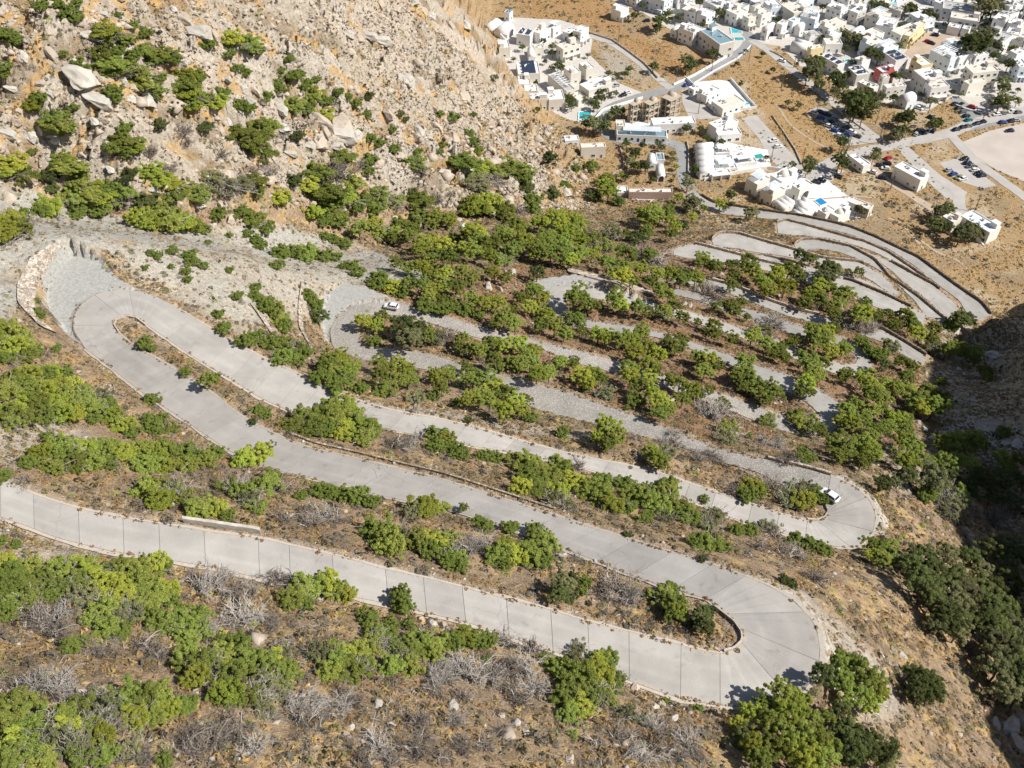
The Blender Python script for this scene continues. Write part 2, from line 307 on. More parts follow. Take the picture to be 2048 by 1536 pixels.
def masonry(name, c, sc=1.7):
    m, n, l, p = mat(name); tc = n.new('ShaderNodeTexCoord')
    v = n.new('ShaderNodeTexVoronoi'); v.inputs['Scale'].default_value = sc; l.new(tc.outputs['Object'], v.inputs['Vector'])
    e = n.new('ShaderNodeTexVoronoi'); e.feature = 'DISTANCE_TO_EDGE'; e.inputs['Scale'].default_value = sc; l.new(tc.outputs['Object'], e.inputs['Vector'])
    r = n.new('ShaderNodeSeparateColor'); l.new(v.outputs['Color'], r.inputs[0])
    a = n.new('ShaderNodeMapRange'); a.inputs[3].default_value = .55; a.inputs[4].default_value = 1.3; l.new(r.outputs[0], a.inputs[0])
    b = n.new('ShaderNodeMapRange'); b.inputs[1].default_value = .0; b.inputs[2].default_value = .09; b.inputs[3].default_value = .5; b.inputs[4].default_value = 1; l.new(e.outputs['Distance'], b.inputs[0])
    q = n.new('ShaderNodeMath'); q.operation = 'MULTIPLY'; l.new(a.outputs[0], q.inputs[0]); l.new(b.outputs[0], q.inputs[1])
    s_ = n.new('ShaderNodeVectorMath'); s_.operation = 'SCALE'; s_.inputs[0].default_value = c; l.new(q.outputs[0], s_.inputs['Scale']); l.new(s_.outputs[0], p.inputs['Base Color'])
    bp = n.new('ShaderNodeBump'); bp.inputs['Strength'].default_value = .8; bp.inputs['Distance'].default_value = .12; l.new(b.outputs[0], bp.inputs['Height']); l.new(bp.outputs[0], p.inputs['Normal'])
    p.inputs['Roughness'].default_value = .95; p.inputs['Specular IOR Level'].default_value = .15
masonry('masonry', (.47, .385, .30)); masonry('masonry_pale', (.56, .48, .40)); masonry('masonry_shade_tone', (.25, .20, .155))  # last tone has the shade of parapet faces put into its colour

# concrete of the road: cross-brushed slabs, tyre polish, stains
def concrete(name, c, cob=False):
    m, n, l, p = mat(name)
    tc = n.new('ShaderNodeTexCoord'); g = tc.outputs['Object']
    def N(ty, **k):
        q = n.new(ty)
        for a, b in k.items(): setattr(q, a, b)
        return q
    def noise(sc, det=5, vec=g):
        q = N('ShaderNodeTexNoise'); q.inputs['Scale'].default_value = sc; q.inputs['Detail'].default_value = det; l.new(vec, q.inputs['Vector']); return q.outputs['Fac']
    def rng(x, a, b, c_, d):
        q = N('ShaderNodeMapRange'); q.inputs[1].default_value = a; q.inputs[2].default_value = b; q.inputs[3].default_value = c_; q.inputs[4].default_value = d; l.new(x, q.inputs[0]); return q.outputs[0]
    def mth(op, x, y):
        q = N('ShaderNodeMath', operation=op)
        for i, t in enumerate((x, y)):
            if isinstance(t, (int, float)): q.inputs[i].default_value = t
            else: l.new(t, q.inputs[i])
        return q.outputs[0]
    f = mth('MULTIPLY', rng(noise(.2, 6), .3, .7, .86, 1.12), rng(noise(6, 4), .3, .7, .94, 1.06))
    at = N('ShaderNodeAttribute', attribute_name='lane'); sx = N('ShaderNodeSeparateColor'); l.new(at.outputs['Color'], sx.inputs[0]); t = sx.outputs[0]
    # two polished wheel paths and a darker oily middle; dust washed onto the edges
    tw = mth('ABSOLUTE', mth('SUBTRACT', mth('ABSOLUTE', mth('SUBTRACT', t, .5), 0), .2), 0)
    wear = rng(tw, 0, .1, 1.06, .985); dust = rng(mth('ABSOLUTE', mth('SUBTRACT', t, .5), 0), .38, .5, 0, 1)
    f = mth('MULTIPLY', f, mth('ADD', mth('MULTIPLY', mth('SUBTRACT', wear, 1), rng(noise(.12, 3), .35, .6, 0, 1.4)), 1))
    stain = mth('MULTIPLY', rng(noise(.55, 6), .6, .72, 0, 1), .16); f = mth('MULTIPLY', f, mth('SUBTRACT', 1, stain))
    if not cob:
        v = N('ShaderNodeTexVoronoi', feature='DISTANCE_TO_EDGE'); v.inputs['Scale'].default_value = .16; wv = N('ShaderNodeVectorMath', operation='ADD'); nz = N('ShaderNodeTexNoise'); nz.inputs['Scale'].default_value = .7; l.new(g, nz.inputs['Vector']); l.new(g, wv.inputs[0]); l.new(nz.outputs['Color'], wv.inputs[1]); l.new(wv.outputs[0], v.inputs['Vector'])
        crack = mth('MULTIPLY', rng(v.outputs['Distance'], .0, .006, .45, 0), rng(noise(.09, 3), .52, .6, 0, 1)); f = mth('MULTIPLY', f, mth('SUBTRACT', 1, crack))
    else:
        v = N('ShaderNodeTexVoronoi'); v.inputs['Scale'].default_value = 2.6; l.new(g, v.inputs['Vector'])
        f = mth('MULTIPLY', f, rng(v.outputs['Distance'], 0, .5, 1.15, .62))
        bp = N('ShaderNodeBump', invert=True); bp.inputs['Strength'].default_value = .8; bp.inputs['Distance'].default_value = .05; l.new(v.outputs['Distance'], bp.inputs['Height']); l.new(bp.outputs[0], p.inputs['Normal'])
    oi = N('ShaderNodeObjectInfo'); f = mth('MULTIPLY', f, rng(oi.outputs['Random'], 0, 1, .91, 1.07))
    sc = N('ShaderNodeVectorMath', operation='SCALE'); sc.inputs[0].default_value = c; l.new(f, sc.inputs['Scale'])
    dm = N('ShaderNodeMixRGB'); dm.inputs[2].default_value = (.47, .40, .32, 1); l.new(sc.outputs[0], dm.inputs[1]); l.new(mth('MULTIPLY', dust, rng(noise(.9, 5), .42, .62, 0, .8)), dm.inputs[0]); l.new(dm.outputs[0], p.inputs['Base Color'])
    p.inputs['Roughness'].default_value = .9; p.inputs['Specular IOR Level'].default_value = .2
concrete('concrete', (.405, .385, .36))
concrete('cobbles', (.54, .505, .46), True)
concrete('cobbles_far', (.40, .385, .36))
simple('joint', (.25, .23, .21), .95, .2, 2)
simple('kerb', (.47, .42, .36), .9, .15, 2)
simple('gravel', (.46, .43, .385), .95, .22, .6, .5, scale2=3)
simple('gravel_grey', (.38, .38, .36), .95, .3, 1.6, .7, scale2=5)

# ------------------------------------------------------------------ object helpers
def link(name, me, m=None, parent=None):
    o = bpy.data.objects.new(name, me); COL.objects.link(o)
    if m is not None and me is not None:
        if not me.materials: me.materials.append(MATS[m])
    if parent is not None: o.parent = parent
    return o
def mesh(name, V, F, smooth_=False):
    me = bpy.data.meshes.new(name); me.from_pydata([tuple(map(float, v)) for v in V], [], [tuple(map(int, f)) for f in F]); me.update()
    if smooth_: me.polygons.foreach_set('use_smooth', [True] * len(me.polygons))
    return me
def np_mesh(name, V, Q, nper, smooth_=False):
    """V (n,3); Q (m,nper) faces as numpy"""
    me = bpy.data.meshes.new(name); V = np.asarray(V, np.float32); Q = np.asarray(Q, np.int32)
    me.vertices.add(len(V)); me.vertices.foreach_set('co', V.ravel())
    me.loops.add(Q.size); me.loops.foreach_set('vertex_index', Q.ravel())
    me.polygons.add(len(Q)); me.polygons.foreach_set('loop_start', np.arange(len(Q), dtype=np.int32) * nper)
    me.update(calc_edges=True)
    if smooth_: me.polygons.foreach_set('use_smooth', np.ones(len(Q), bool))
    return me
def tag(o, label=None, cat=None, group=None, kind=None):
    if label: o['label'] = label
    if cat: o['category'] = cat
    if group: o['group'] = group
    if kind: o['kind'] = kind
    return o
def empty(name, loc=(0, 0, 0), rz=0, label=None, cat=None, group=None):
    o = bpy.data.objects.new(name, None); COL.objects.link(o); o.location = loc; o.rotation_euler = (0, 0, rz)
    return tag(o, label, cat, group)
def copy_tree(o, parent=None):
    c = o.copy(); COL.objects.link(c); c.parent = parent
    for ch in o.children: copy_tree(ch, c)
    return c
class MB:
    def __init__(s): s.v = []; s.f = []
    def box(s, c, d, rz=0):
        x, y, z = [q / 2 for q in d]; ca, sa = math.cos(rz), math.sin(rz); n = len(s.v)
        for k in ((-x, -y, -z), (x, -y, -z), (x, y, -z), (-x, y, -z), (-x, -y, z), (x, -y, z), (x, y, z), (-x, y, z)):
            s.v.append((c[0] + k[0] * ca - k[1] * sa, c[1] + k[0] * sa + k[1] * ca, c[2] + k[2]))
        s.f += [tuple(n + i for i in q) for q in ((3, 2, 1, 0), (4, 5, 6, 7), (0, 1, 5, 4), (1, 2, 6, 5), (2, 3, 7, 6), (3, 0, 4, 7))]
        return s
    def tube(s, p, q, r0, r1=None, n=6, cap=True):
        r1 = r0 if r1 is None else r1; p, q = Vector(p), Vector(q); d = (q - p).normalized()
        a = d.orthogonal().normalized(); b = d.cross(a); k = len(s.v)
        for c, r in ((p, r0), (q, r1)):
            for i in range(n):
                t = 2 * math.pi * i / n; s.v.append(tuple(c + a * (r * math.cos(t)) + b * (r * math.sin(t))))
        for i in range(n): s.f.append((k + i, k + (i + 1) % n, k + n + (i + 1) % n, k + n + i))
        if cap: s.f.append(tuple(k + i for i in reversed(range(n)))); s.f.append(tuple(k + n + i for i in range(n)))
        return s
    def lathe(s, prof, n=10, c=(0, 0, 0)):
        k = len(s.v)
        for r, z in prof:
            for i in range(n):
                t = 2 * math.pi * i / n; s.v.append((c[0] + r * math.cos(t), c[1] + r * math.sin(t), c[2] + z))
        for j in range(len(prof) - 1):
            for i in range(n):
                s.f.append((k + j * n + i, k + j * n + (i + 1) % n, k + (j + 1) * n + (i + 1) % n, k + (j + 1) * n + i))
        return s
    def prism(s, poly, z0, z1):
        k = len(s.v); n = len(poly)
        for z in (z0, z1):
            for x, y in poly: s.v.append((x, y, z))
        s.f.append(tuple(k + i for i in reversed(range(n)))); s.f.append(tuple(k + n + i for i in range(n)))
        for i in range(n): s.f.append((k + i, k + (i + 1) % n, k + n + (i + 1) % n, k + n + i))
        return s
    def vault(s, w_, d, z, n=8, rise=None):
        """half barrel, axis along y, width w_ on x"""
        r = w_ / 2; h = rise or r; k = len(s.v)
        for y in (-d / 2, d / 2):
            for i in range(n + 1):
                t = math.pi * i / n; s.v.append((r * math.cos(t), y, z + h * math.sin(t)))
        for i in range(n): s.f.append((k + i, k + i + 1, k + n + 2 + i, k + n + 1 + i))
        s.f.append(tuple(k + i for i in reversed(range(n + 1)))); s.f.append(tuple(k + n + 1 + i for i in range(n + 1)))
        return s
    def build(s, name, m, parent=None, sm=False):
        return link(name, mesh(name, s.v, s.f, sm), m, parent)

# ------------------------------------------------------------------ ground sheet with its zones
def ZP(s): return pts(s)
tan = np.array([.38, .275, .175]); col = np.zeros(XX.shape + (3,)); col[:] = tan
n1 = fbm(XX / 9, YY / 9, 4, 31)[..., None]; n2 = fbm(XX / 2.5, YY / 2.5, 3, 33)[..., None]; n3 = fbm(XX / 22, YY / 22, 3, 37)[..., None]; n4 = fbm(XX / 14, YY / 14, 4, 39)[..., None]
def C_(*c): return np.array(c)
def mixc(a, b, t): return a * (1 - t) + b * t
straw, soil, dark, rock, grey, red = C_(.53, .375, .175), C_(.325, .24, .165), C_(.155, .12, .085), C_(.44, .385, .315), C_(.44, .435, .395), C_(.33, .18, .105)
col = mixc(mixc(soil, tan, sstep(.35, .6, n1)), straw, sstep(.55, .68, n2) * .7)
col = mixc(col, dark, sstep(.55, .72, fbm(XX / 3.3, YY / 3.3, 3, 41)[..., None]) * .55)
zone = {}
def soft(mask, it=4):
    f = mask.astype(float)
    for _ in range(it): f[1:-1, 1:-1] = 0.2 * (f[1:-1, 1:-1] + f[2:, 1:-1] + f[:-2, 1:-1] + f[1:-1, 2:] + f[1:-1, :-2])
    return f[..., None]
wig_u = UU + 40 * (fbm(XX / 6, YY / 6, 3, 51) - .5); wig_v = VV + 30 * (fbm(XX / 6, YY / 6, 3, 52) - .5)
# mountain: pale limestone slabs, brown phrygana, straw pockets, all drawn out down the slope
rk = sstep(.47, .58, fbm(STC / 5, STR / 14, 4, 61)[..., None] * .65 + .35 * rid2[..., None])
mt = mixc(mixc(C_(.23, .17, .11), C_(.40, .28, .15), n2), rock, np.clip(rk, 0, 1))
mt = mixc(mt, C_(.50, .45, .385), RIB[..., None] * .9)
mt = mixc(mt, C_(.24, .18, .12), sstep(.60, .70, fbm(STC / 6, STR / 25, 3, 64)[..., None]) * .7)
mt = mixc(mt, C_(.50, .32, .13), sstep(.60, .68, fbm(STC / 3, STR / 6, 3, 67)[..., None]) * .8)
mt = mixc(mt, C_(.50, .43, .355), sstep(.35, .7, in_poly(wig_u, wig_v, ZP('540,0 700,130 1010,300 1160,330 1000,120 900,40 820,0')).astype(float)[..., None]) * sstep(.45, .6, n1) * .8)
col = mixc(col, mt, soft(MOUNT))
col = mixc(col, mixc(grey, C_(.40, .37, .32), n2), soft(in_poly(wig_u, wig_v, ZP('-900,360 60,370 140,420 420,445 560,455 700,480 880,560 800,575 640,575 600,640 500,650 350,590 230,500 130,500 60,560 20,640 -900,660'))) * (.45 + .55 * sstep(.25, .5, n1)))
col = mixc(col, C_(.49, .44, .36), soft(in_poly(wig_u, wig_v, ZP('200,480 700,530 650,620 500,680 300,590'))) * .6)
col = mixc(col, C_(.50, .46, .39), soft(in_poly(wig_u, wig_v, ZP('-900,840 130,840 220,900 30,930 -900,950'))) * .7)
col = mixc(col, C_(.49, .44, .37), soft(in_poly(wig_u, wig_v, ZP('-900,940 300,1000 380,1050 0,960 0,1020 200,1110 60,1140 -900,1130'))) * .7)
col = mixc(col, mixc(red, C_(.27, .17, .11), n2), soft(in_poly(wig_u, wig_v, ZP('900,560 1300,480 1800,600 1850,760 1650,860 1300,880 1050,720 700,640'))) * .75)
col = mixc(col, C_(.47, .42, .35), soft(in_poly(wig_u, wig_v, ZP('700,800 1100,850 1250,880 1080,870 760,840'))) * .7)
col = mixc(col, mixc(C_(.52, .47, .40), C_(.40, .36, .31), n2), soft(in_poly(wig_u, wig_v, ZP('1500,1150 1600,1170 1760,1330 1800,1430 1700,1440 1620,1260'))) * .85)
col = mixc(col, mixc(C_(.52, .46, .38), C_(.37, .29, .20), n1), soft(in_poly(wig_u, wig_v, ZP('1680,930 1800,980 2100,900 2100,560 1960,640 1880,640 1850,760 1900,850'))) * .8)
col = mixc(col, C_(.47, .44, .40), soft(in_poly(wig_u, wig_v, ZP('1880,830 2000,860 2000,930 1880,900'))) * .8)
col = mixc(col, mixc(C_(.45, .31, .155), C_(.34, .235, .135), n1), soft((ZB < 12) & (YY > 230)) * .8)
col = mixc(col, mixc(C_(.50, .42, .31), C_(.30, .23, .15), sstep(.4, .6, n3)), soft((ZB < 12) & (YY > 230)) * sstep(.48, .62, n4) * .75)
col = mixc(col, mixc(C_(.36, .21, .10), C_(.42, .27, .13), n1), soft(in_poly(wig_u, VV, ZP('1010,-60 1180,-60 1230,40 1320,90 1420,118 1340,162 1290,130 1200,70 1030,30')), 1))
col = mixc(col, mixc(C_(.46, .30, .14), C_(.38, .26, .14), n3), soft(in_poly(UU, VV, ZP('1500,90 1600,165 1680,260 1690,300 1610,330 1540,240 1500,190')), 1))
col = mixc(col, C_(.42, .39, .33), soft(in_poly(UU, VV, ZP('1190,90 1240,95 1310,160 1230,170')), 1) * .7)
col = mixc(col, mixc(C_(.42, .34, .27), C_(.30, .25, .2), n1), CLIFF[..., None])
# swept gravel verge along the roads
vg = ((1 - sstep(.3, 1.6, SD)) * (SD > 0))[..., None]
col = mixc(col, C_(.47, .40, .32), vg * .55)
nx, ny = len(GX), len(GY)
idx = np.arange(nx * ny).reshape(ny, nx)
Q = np.stack([idx[:-1, :-1], idx[:-1, 1:], idx[1:, 1:], idx[1:, :-1]], -1).reshape(-1, 4)
gm = np_mesh('hillside', np.stack([XX, YY, ZT], -1).reshape(-1, 3), Q, 4, True)
sm = (mm[:-1, :-1] < .5) & (CLIFF[:-1, :-1] < .3); gm.polygons.foreach_set('use_smooth', sm.ravel())
ca = gm.color_attributes.new('zone', 'FLOAT_COLOR', 'POINT')
ca.data.foreach_set('color', np.concatenate([np.clip(col, 0, 1), np.ones(XX.shape + (1,))], -1).astype(np.float32).ravel())
tag(link('hillside', gm, 'hillside_ground'), 'rocky dry hillside falling away to the village plain', kind='structure')

# ------------------------------------------------------------------ roads
def ribbon(name, W1, W2, dz, m, parent=None, thick=0.0):
    n = len(W1); V = []; F = []
    for a, b in zip(W1, W2): V += [(a[0], a[1], a[2] + dz), (b[0], b[1], b[2] + dz)]
    for i in range(n - 1): F.append((2*i, 2*i+1, 2*i+3, 2*i+2))
    if thick:
        for a, b in zip(W1, W2): V += [(a[0], a[1], a[2] + dz - thick), (b[0], b[1], b[2] + dz - thick)]
        o = 2 * n
        for i in range(n - 1):
            F += [(2*i+2, o+2*i+2, o+2*i, 2*i), (2*i+1, o+2*i+1, o+2*i+3, 2*i+3)]
        F += [(0, o, o+1, 1), (2*n-1, o+2*n-1, o+2*n-2, 2*n-2)]
    me = mesh(name, V, F)
    ca = me.color_attributes.new('lane', 'FLOAT_COLOR', 'POINT'); ca.data.foreach_set('color', np.tile([0, 0, 0, 1, 1, 0, 0, 1], len(V) // 2).astype(np.float32))
    return link(name, me, m, parent)
def bed(W1, W2, e):
    d = W2 - W1; L = np.maximum(np.linalg.norm(d, axis=1, keepdims=True), 1e-6); d = d / L
    return W1 - d * e, W2 + d * e
road_names = []
cr = tag(empty('mountain_road'), 'pale concrete slab road with hairpins climbing the near slope', kind='structure')
up = None
for k in ('A', 'AB', 'B', 'BC', 'C', 'CD'):
    W1, W2, Cc, L = ROAD[k]
    ribbon('road_bed', *bed(W1, W2, .18), -.06, 'joint', cr)
    ns = max(1, round(L / 5.9)); n = len(W1); cut = np.r_[0, (np.arange(1, ns) + RNG.uniform(-.16, .16, ns - 1)) / ns, 1]
    for s in range(ns):
        t = np.linspace(cut[s], cut[s + 1], 5) * (n - 1); g = RNG.uniform(.02, .045) / L * (n - 1)
        t[0] += g; t[-1] -= g
        f = lambda P: np.stack([np.interp(t, np.arange(n), P[:, j]) for j in range(3)], -1)
        ribbon('slab', f(W1), f(W2), 0.0, 'concrete', cr, .1)
    # drainage gutters along both edges
    i1, i2 = bed(W1, W2, .05); e1, e2 = bed(W1, W2, 1.0); jw = np.clip(fbm(np.arange(len(W1)) / 3.1, np.zeros(len(W1)) + ord(k[0]), 3, 8), .1, .9)[:, None]; e1 = i1 + (e1 - i1) * (.15 + .5 * jw); e2 = i2 + (e2 - i2) * (.2 + .7 * jw)
    if k not in ('BC',):
        ribbon('gutter', e1, i1, -.02, 'kerb', cr); ribbon('gutter', i2, e2, -.02, 'kerb', cr)
cb = tag(empty('cobbled_road'), 'cobbled hairpin road winding through the pines down to the village', kind='structure')
for k in LEGS:
    if k in ('A', 'AB', 'B', 'BC', 'C', 'CD'): continue
    W1, W2, Cc, L = ROAD[k]
    ribbon('road_surface', W1, W2, 0.0 + 0.004 * (hash(k) % 5), 'cobbles' if k in ('D', 'DE', 'E') else 'cobbles_far', cb)
# ------------------------------------------------------------------ plants: prototypes of unit radius
def quads(P, N, sz, rng, asp=1.7):
    """leaf faces at P with rough normals N"""
    n = len(P); N = N / np.maximum(np.linalg.norm(N, axis=1, keepdims=True), 1e-6)
    T = np.cross(N, rng.normal(size=(n, 3))); T /= np.maximum(np.linalg.norm(T, axis=1, keepdims=True), 1e-6); B = np.cross(N, T)
    s = (sz * rng.uniform(.6, 1.35, n))[:, None]; T = T * s * asp * .5; B = B * s * .5
    V = np.stack([P - T - B * .4, P + T * .2 - B, P + T + B * .3, P - T * .3 + B], 1).reshape(-1, 3)
    return V, np.arange(4 * n).reshape(n, 4)
def crown(seed, nl, per, leaf, zc, az, lob=.34, top=.25, spread=1.0):
    rng = np.random.default_rng(seed); Ps = []; Ns = []; cen = []
    ph = rng.uniform(0, 6.28, 3); asym = lambda d: 1 + .2 * math.sin(math.atan2(d[1], d[0]) + ph[0]) + .16 * math.sin(3 * math.atan2(d[1], d[0]) + ph[1])
    for i in range(nl):
        d = rng.normal(size=3); d[2] = abs(d[2]) * .9 - top * rng.random(); d /= np.linalg.norm(d)
        rr = spread * rng.uniform(.3, .97) ** .7 * rng.uniform(.72, 1.1) * asym(d)
        c = np.array([d[0] * rr * rng.uniform(.8, 1.12), d[1] * rr, zc + d[2] * rr * az]); cen.append(c)
        lr = lob * rng.uniform(.6, 1.25)
        q = rng.normal(size=(per, 3)); q /= np.linalg.norm(q, axis=1, keepdims=True)
        q[:, 2] = np.where(rng.random(per) < .72, np.abs(q[:, 2]), q[:, 2])
        rad = lr * rng.uniform(.55, 1.08, per)[:, None]
        Ps.append(c + q * rad * np.array([1, 1, .72])); Ns.append(q * .6 + rng.normal(size=(per, 3)) * .5 + np.array([0, 0, .7]))
    V, Qd = quads(np.concatenate(Ps), np.concatenate(Ns), leaf, rng)
    V[:, 2] = np.maximum(V[:, 2], .03)
    return V, Qd, np.array(cen)
def wood(cen, zc, r0, k, seed, base_n=1, low=.5):
    rng = random.Random(seed); mb = MB(); 
    tip = (rng.uniform(-.08, .08), rng.uniform(-.08, .08), zc * .95); mid = (tip[0] * .3 + rng.uniform(-.07, .07), tip[1] * .3 + rng.uniform(-.07, .07), zc * .5)
    mb.tube((0, 0, -.25), mid, r0, r0 * .75, 6); mb.tube(mid, tip, r0 * .75, r0 * .4, 6)
    for c in cen[:k]:
        t = rng.uniform(low, 1); a = [mid[i] + (tip[i] - mid[i]) * t for i in range(3)]
        m = [(a[i] + c[i]) * .5 for i in range(3)]; m[2] -= .04
        mb.tube(a, m, r0 * .38, r0 * .25, 4, False); mb.tube(m, c, r0 * .25, r0 * .1, 4, False)
    return mesh('trunk', mb.v, mb.f, True)
def twigs(seed, stems, n2, n3, th, h, lean=.0, spread=1.0):
    """bare branching scrub"""
    rng = np.random.default_rng(seed); V = []; F = []
    def tri(p, q, a, b):
        d = q - p; d = d / (np.linalg.norm(d) + 1e-9); x = np.cross(d, [.3, .5, .8]); x /= np.linalg.norm(x) + 1e-9; y = np.cross(d, x); k = len(V)
        for c, r in ((p, a), (q, b)):
            for t in (0, 2.09, 4.19): V.append(c + r * (x * math.cos(t) + y * math.sin(t)))
        for i in range(3): F.append((k + i, k + (i + 1) % 3, k + 3 + (i + 1) % 3, k + 3 + i))
    for s in range(stems):
        an = rng.uniform(0, 2 * math.pi); el = rng.uniform(.35, 1.2); L = rng.uniform(.6, 1.0)
        d = np.array([math.cos(an) * math.cos(el) * spread + lean, math.sin(an) * math.cos(el) * spread, math.sin(el) * h]); p = np.array([rng.normal() * .1, rng.normal() * .1, 0.])
        m = p + d * L * .5 + rng.normal(size=3) * .14; e = p + d * L + rng.normal(size=3) * .22 - np.array([0, 0, .08])
        m[2] = max(m[2], .03); e[2] = max(e[2], .05)
        tri(p - [0, 0, .1], m, th * 1.6, th * 1.1); tri(m, e, th * 1.1, th * .6)
        for b in range(n2):
            t = rng.uniform(.3, 1); q = m + (e - m) * max(0, (t - .5) * 2) if t > .5 else p + (m - p) * t * 2
            dd = d * .35 + rng.normal(size=3) * .3; dd[2] = abs(dd[2]) * .7 * h; g = q + dd * rng.uniform(.4, .9); tri(q, g, th * .7, th * .4)
            for c in range(n3):
                q2 = q + (g - q) * rng.uniform(.3, 1); g2 = q2 + dd * .25 + rng.normal(size=3) * .15; g2[2] = max(g2[2], .02); tri(q2, g2, th * .45, th * .3)
    return np.array(V), np.array(F)
PROTO = {}
def proto(key, parts): PROTO[key] = parts          # list of (name, mesh, material)
def setm(me, m): me.materials.append(MATS[m]); return me
MATSETS = {'P': ('needles_bright', 'needles_green', 'needles_green'), 'Q': ('needles_dark', 'needles_dark', 'leaves_olive'), 'S': ('needles_bright', 'needles_green', 'needles_green'), 'M': ('needles_green', 'leaves_olive', 'leaves_olive')}
for k in range(6):       # pines: open domed crowns over a bare trunk
    V, Qd, cen = crown(100 + k, 84 + 10 * (k % 3), 140, .043, 1.22, .80, .14)
    base = np_mesh('crown', V, Qd, 4); tr = setm(wood(cen, 1.15, .075, 9, k), 'bark')
    for c in ('P', 'Q'):
        me = base.copy(); setm(me, MATSETS[c][k % 3]); proto((c, k), [('crown', me, None), ('trunk', tr, None)])
for k in range(6):       # broad evergreen shrubs, foliage down to the ground
    V, Qd, cen = crown(200 + k, 84 + 10 * (k % 3), 130, .045, .42, .66, .145, .05)
    base = np_mesh('foliage', V, Qd, 4); tr = setm(wood(cen, .5, .06, 8, 40 + k, low=.1), 'bark')
    me = base.copy(); setm(me, MATSETS['S'][k % 3]); Vs_, Fs_ = twigs(280 + k, 8, 5, 2, .026, 1.05); proto(('S', k), [('foliage', me, None), ('stem', tr, None)] + ([('dead_twigs', setm(np_mesh('dead_twigs', Vs_, Fs_, 4), 'dead_wood'), None)] if k % 2 else []))
    V, Qd, cen = crown(230 + k, 52, 95, .044, .40, .64, .14, .05)
    me = setm(np_mesh('foliage', V, Qd, 4), MATSETS['M'][k % 3])
    Vt, Ft = twigs(260 + k, 16, 6, 2, .026, .9); tw = setm(np_mesh('dead_twigs', Vt, Ft, 4), 'dead_wood')
    proto(('M', k), [('foliage', me, None), ('dead_twigs', tw, None)])
for k in range(7):       # leafless grey scrub, some wind-thrown
    Vt, Ft = twigs(300 + k, 18 + 3 * (k % 3), 6, 3, .03, .75 if k < 5 else .4, .5 * (k % 2)); Vt2, Ft2 = twigs(330 + k, 4, 3, 2, .045, .6, .5 * (k % 2))
    proto(('D', k), [('twigs', setm(np_mesh('twigs', Vt, Ft, 4), ('dead_wood_dark', 'dead_wood', 'dead_wood_dark')[k % 3]), None), ('branch', setm(np_mesh('branch', Vt2, Ft2, 4), 'dead_wood'), None)])

# ------------------------------------------------------------------ plants: where they stand (photo windows: x,y,radius,kind)
WIN = {'A': (0, 0, 2.926), 'B': (650, 0, 2.926), 'E': (650, 430, 2.926), 'F': (1300, 430, 2.738), 'D': (0, 430, 2.926), 'G': (0, 940, 2.577), 'H': (650, 940, 2.577), 'I': (1300, 940, 2.577)}
PL = {}
PL['A'] = '''20,200,50 110,240,40 60,225,50 30,400,45 15,440,40 240,40,45 340,30,40 380,80,50 430,110,55 440,20,40 690,85,25 770,155,40 850,200,45 610,190,70 680,215,60 640,230,50 740,240,45 820,290,60 780,330,55 700,300,45 920,320,60 980,345,60 880,360,50 580,330,60 640,370,65 720,390,70 660,420,60 800,440,60 820,500,65 880,530,60 900,570,50 360,320,30 440,370,45 490,400,35 650,540,55 680,580,40 930,470,45 1100,430,60 1150,460,50 1060,490,60 1090,540,75 1130,600,70 1200,580,50 1260,600,60 1300,560,50 1400,620,50 1450,640,40 1215,265,50 1360,240,60 1430,260,70 1490,300,55 1340,320,45 1380,400,35 1430,430,40 1690,350,35 1640,420,35 1720,450,50 1620,490,40 1640,520,40 1780,500,50 1760,430,30 1810,560,60 1900,590,45 1850,470,30 1560,570,45 1700,620,60 1800,640,50 1880,670,60 1980,540,30 2030,570,35 180,600,60 230,570,50 200,640,40 300,680,60 330,730,80 380,770,55 430,630,35 730,750,50 720,820,60 780,860,60 670,870,55 740,900,40 920,730,60Q 1030,640,60Q 1190,740,60Q 1060,770,60D 1090,840,40D 1380,770,60 1440,830,80 1500,780,80 1560,730,60 1540,880,70 1480,880,50 1640,790,50D 1740,800,45Q 185,890,28 350,930,60 400,980,70 460,1010,50 60,960,80 130,1010,80 40,1010,60 280,1030,70Q 310,1100,50Q 430,1070,60 470,1130,90 560,1160,90 400,1150,70 620,1200,70 700,1120,70 650,1090,50 760,1030,60Q 880,1000,60 930,1050,60 990,1080,60 1060,1100,60 870,900,60D 960,970,60D 1130,1150,70 1000,1140,60 860,1180,80Q 930,1230,60 1250,1050,70M 1320,1090,70M 1400,1060,60M 1480,1060,60 1500,1130,50 1620,1150,60 1650,1180,50 1290,900,40D 1480,1000,50D 1560,1000,60D 1720,1060,60Q 1790,1080,60 1850,1010,70 1960,1010,80D 1900,1120,80 1960,1180,80 2020,1150,60 1830,1250,60 1900,1290,50 1990,1300,50 1420,1240,50 1490,1290,60 1560,1340,50 1270,1260,50 300,1220,80 250,1240,50 140,1240,35 60,1300,80 130,1340,70 40,1380,70 460,1250,50 580,1250,50 820,1270,70 900,1280,80 980,1300,90 1060,1310,80 1130,1330,60 1190,1350,40 870,1310,60 1340,1380,22 1450,1370,30 1500,1410,35 1530,1440,35 1215,1420,20 880,1480,28 920,1500,28 1010,1470,35 1120,1490,30 1650,1480,50 1720,1480,50 1800,1490,60 1890,1500,50 1960,1510,40 1900,1380,30 1960,1400,35 2020,1430,40'''
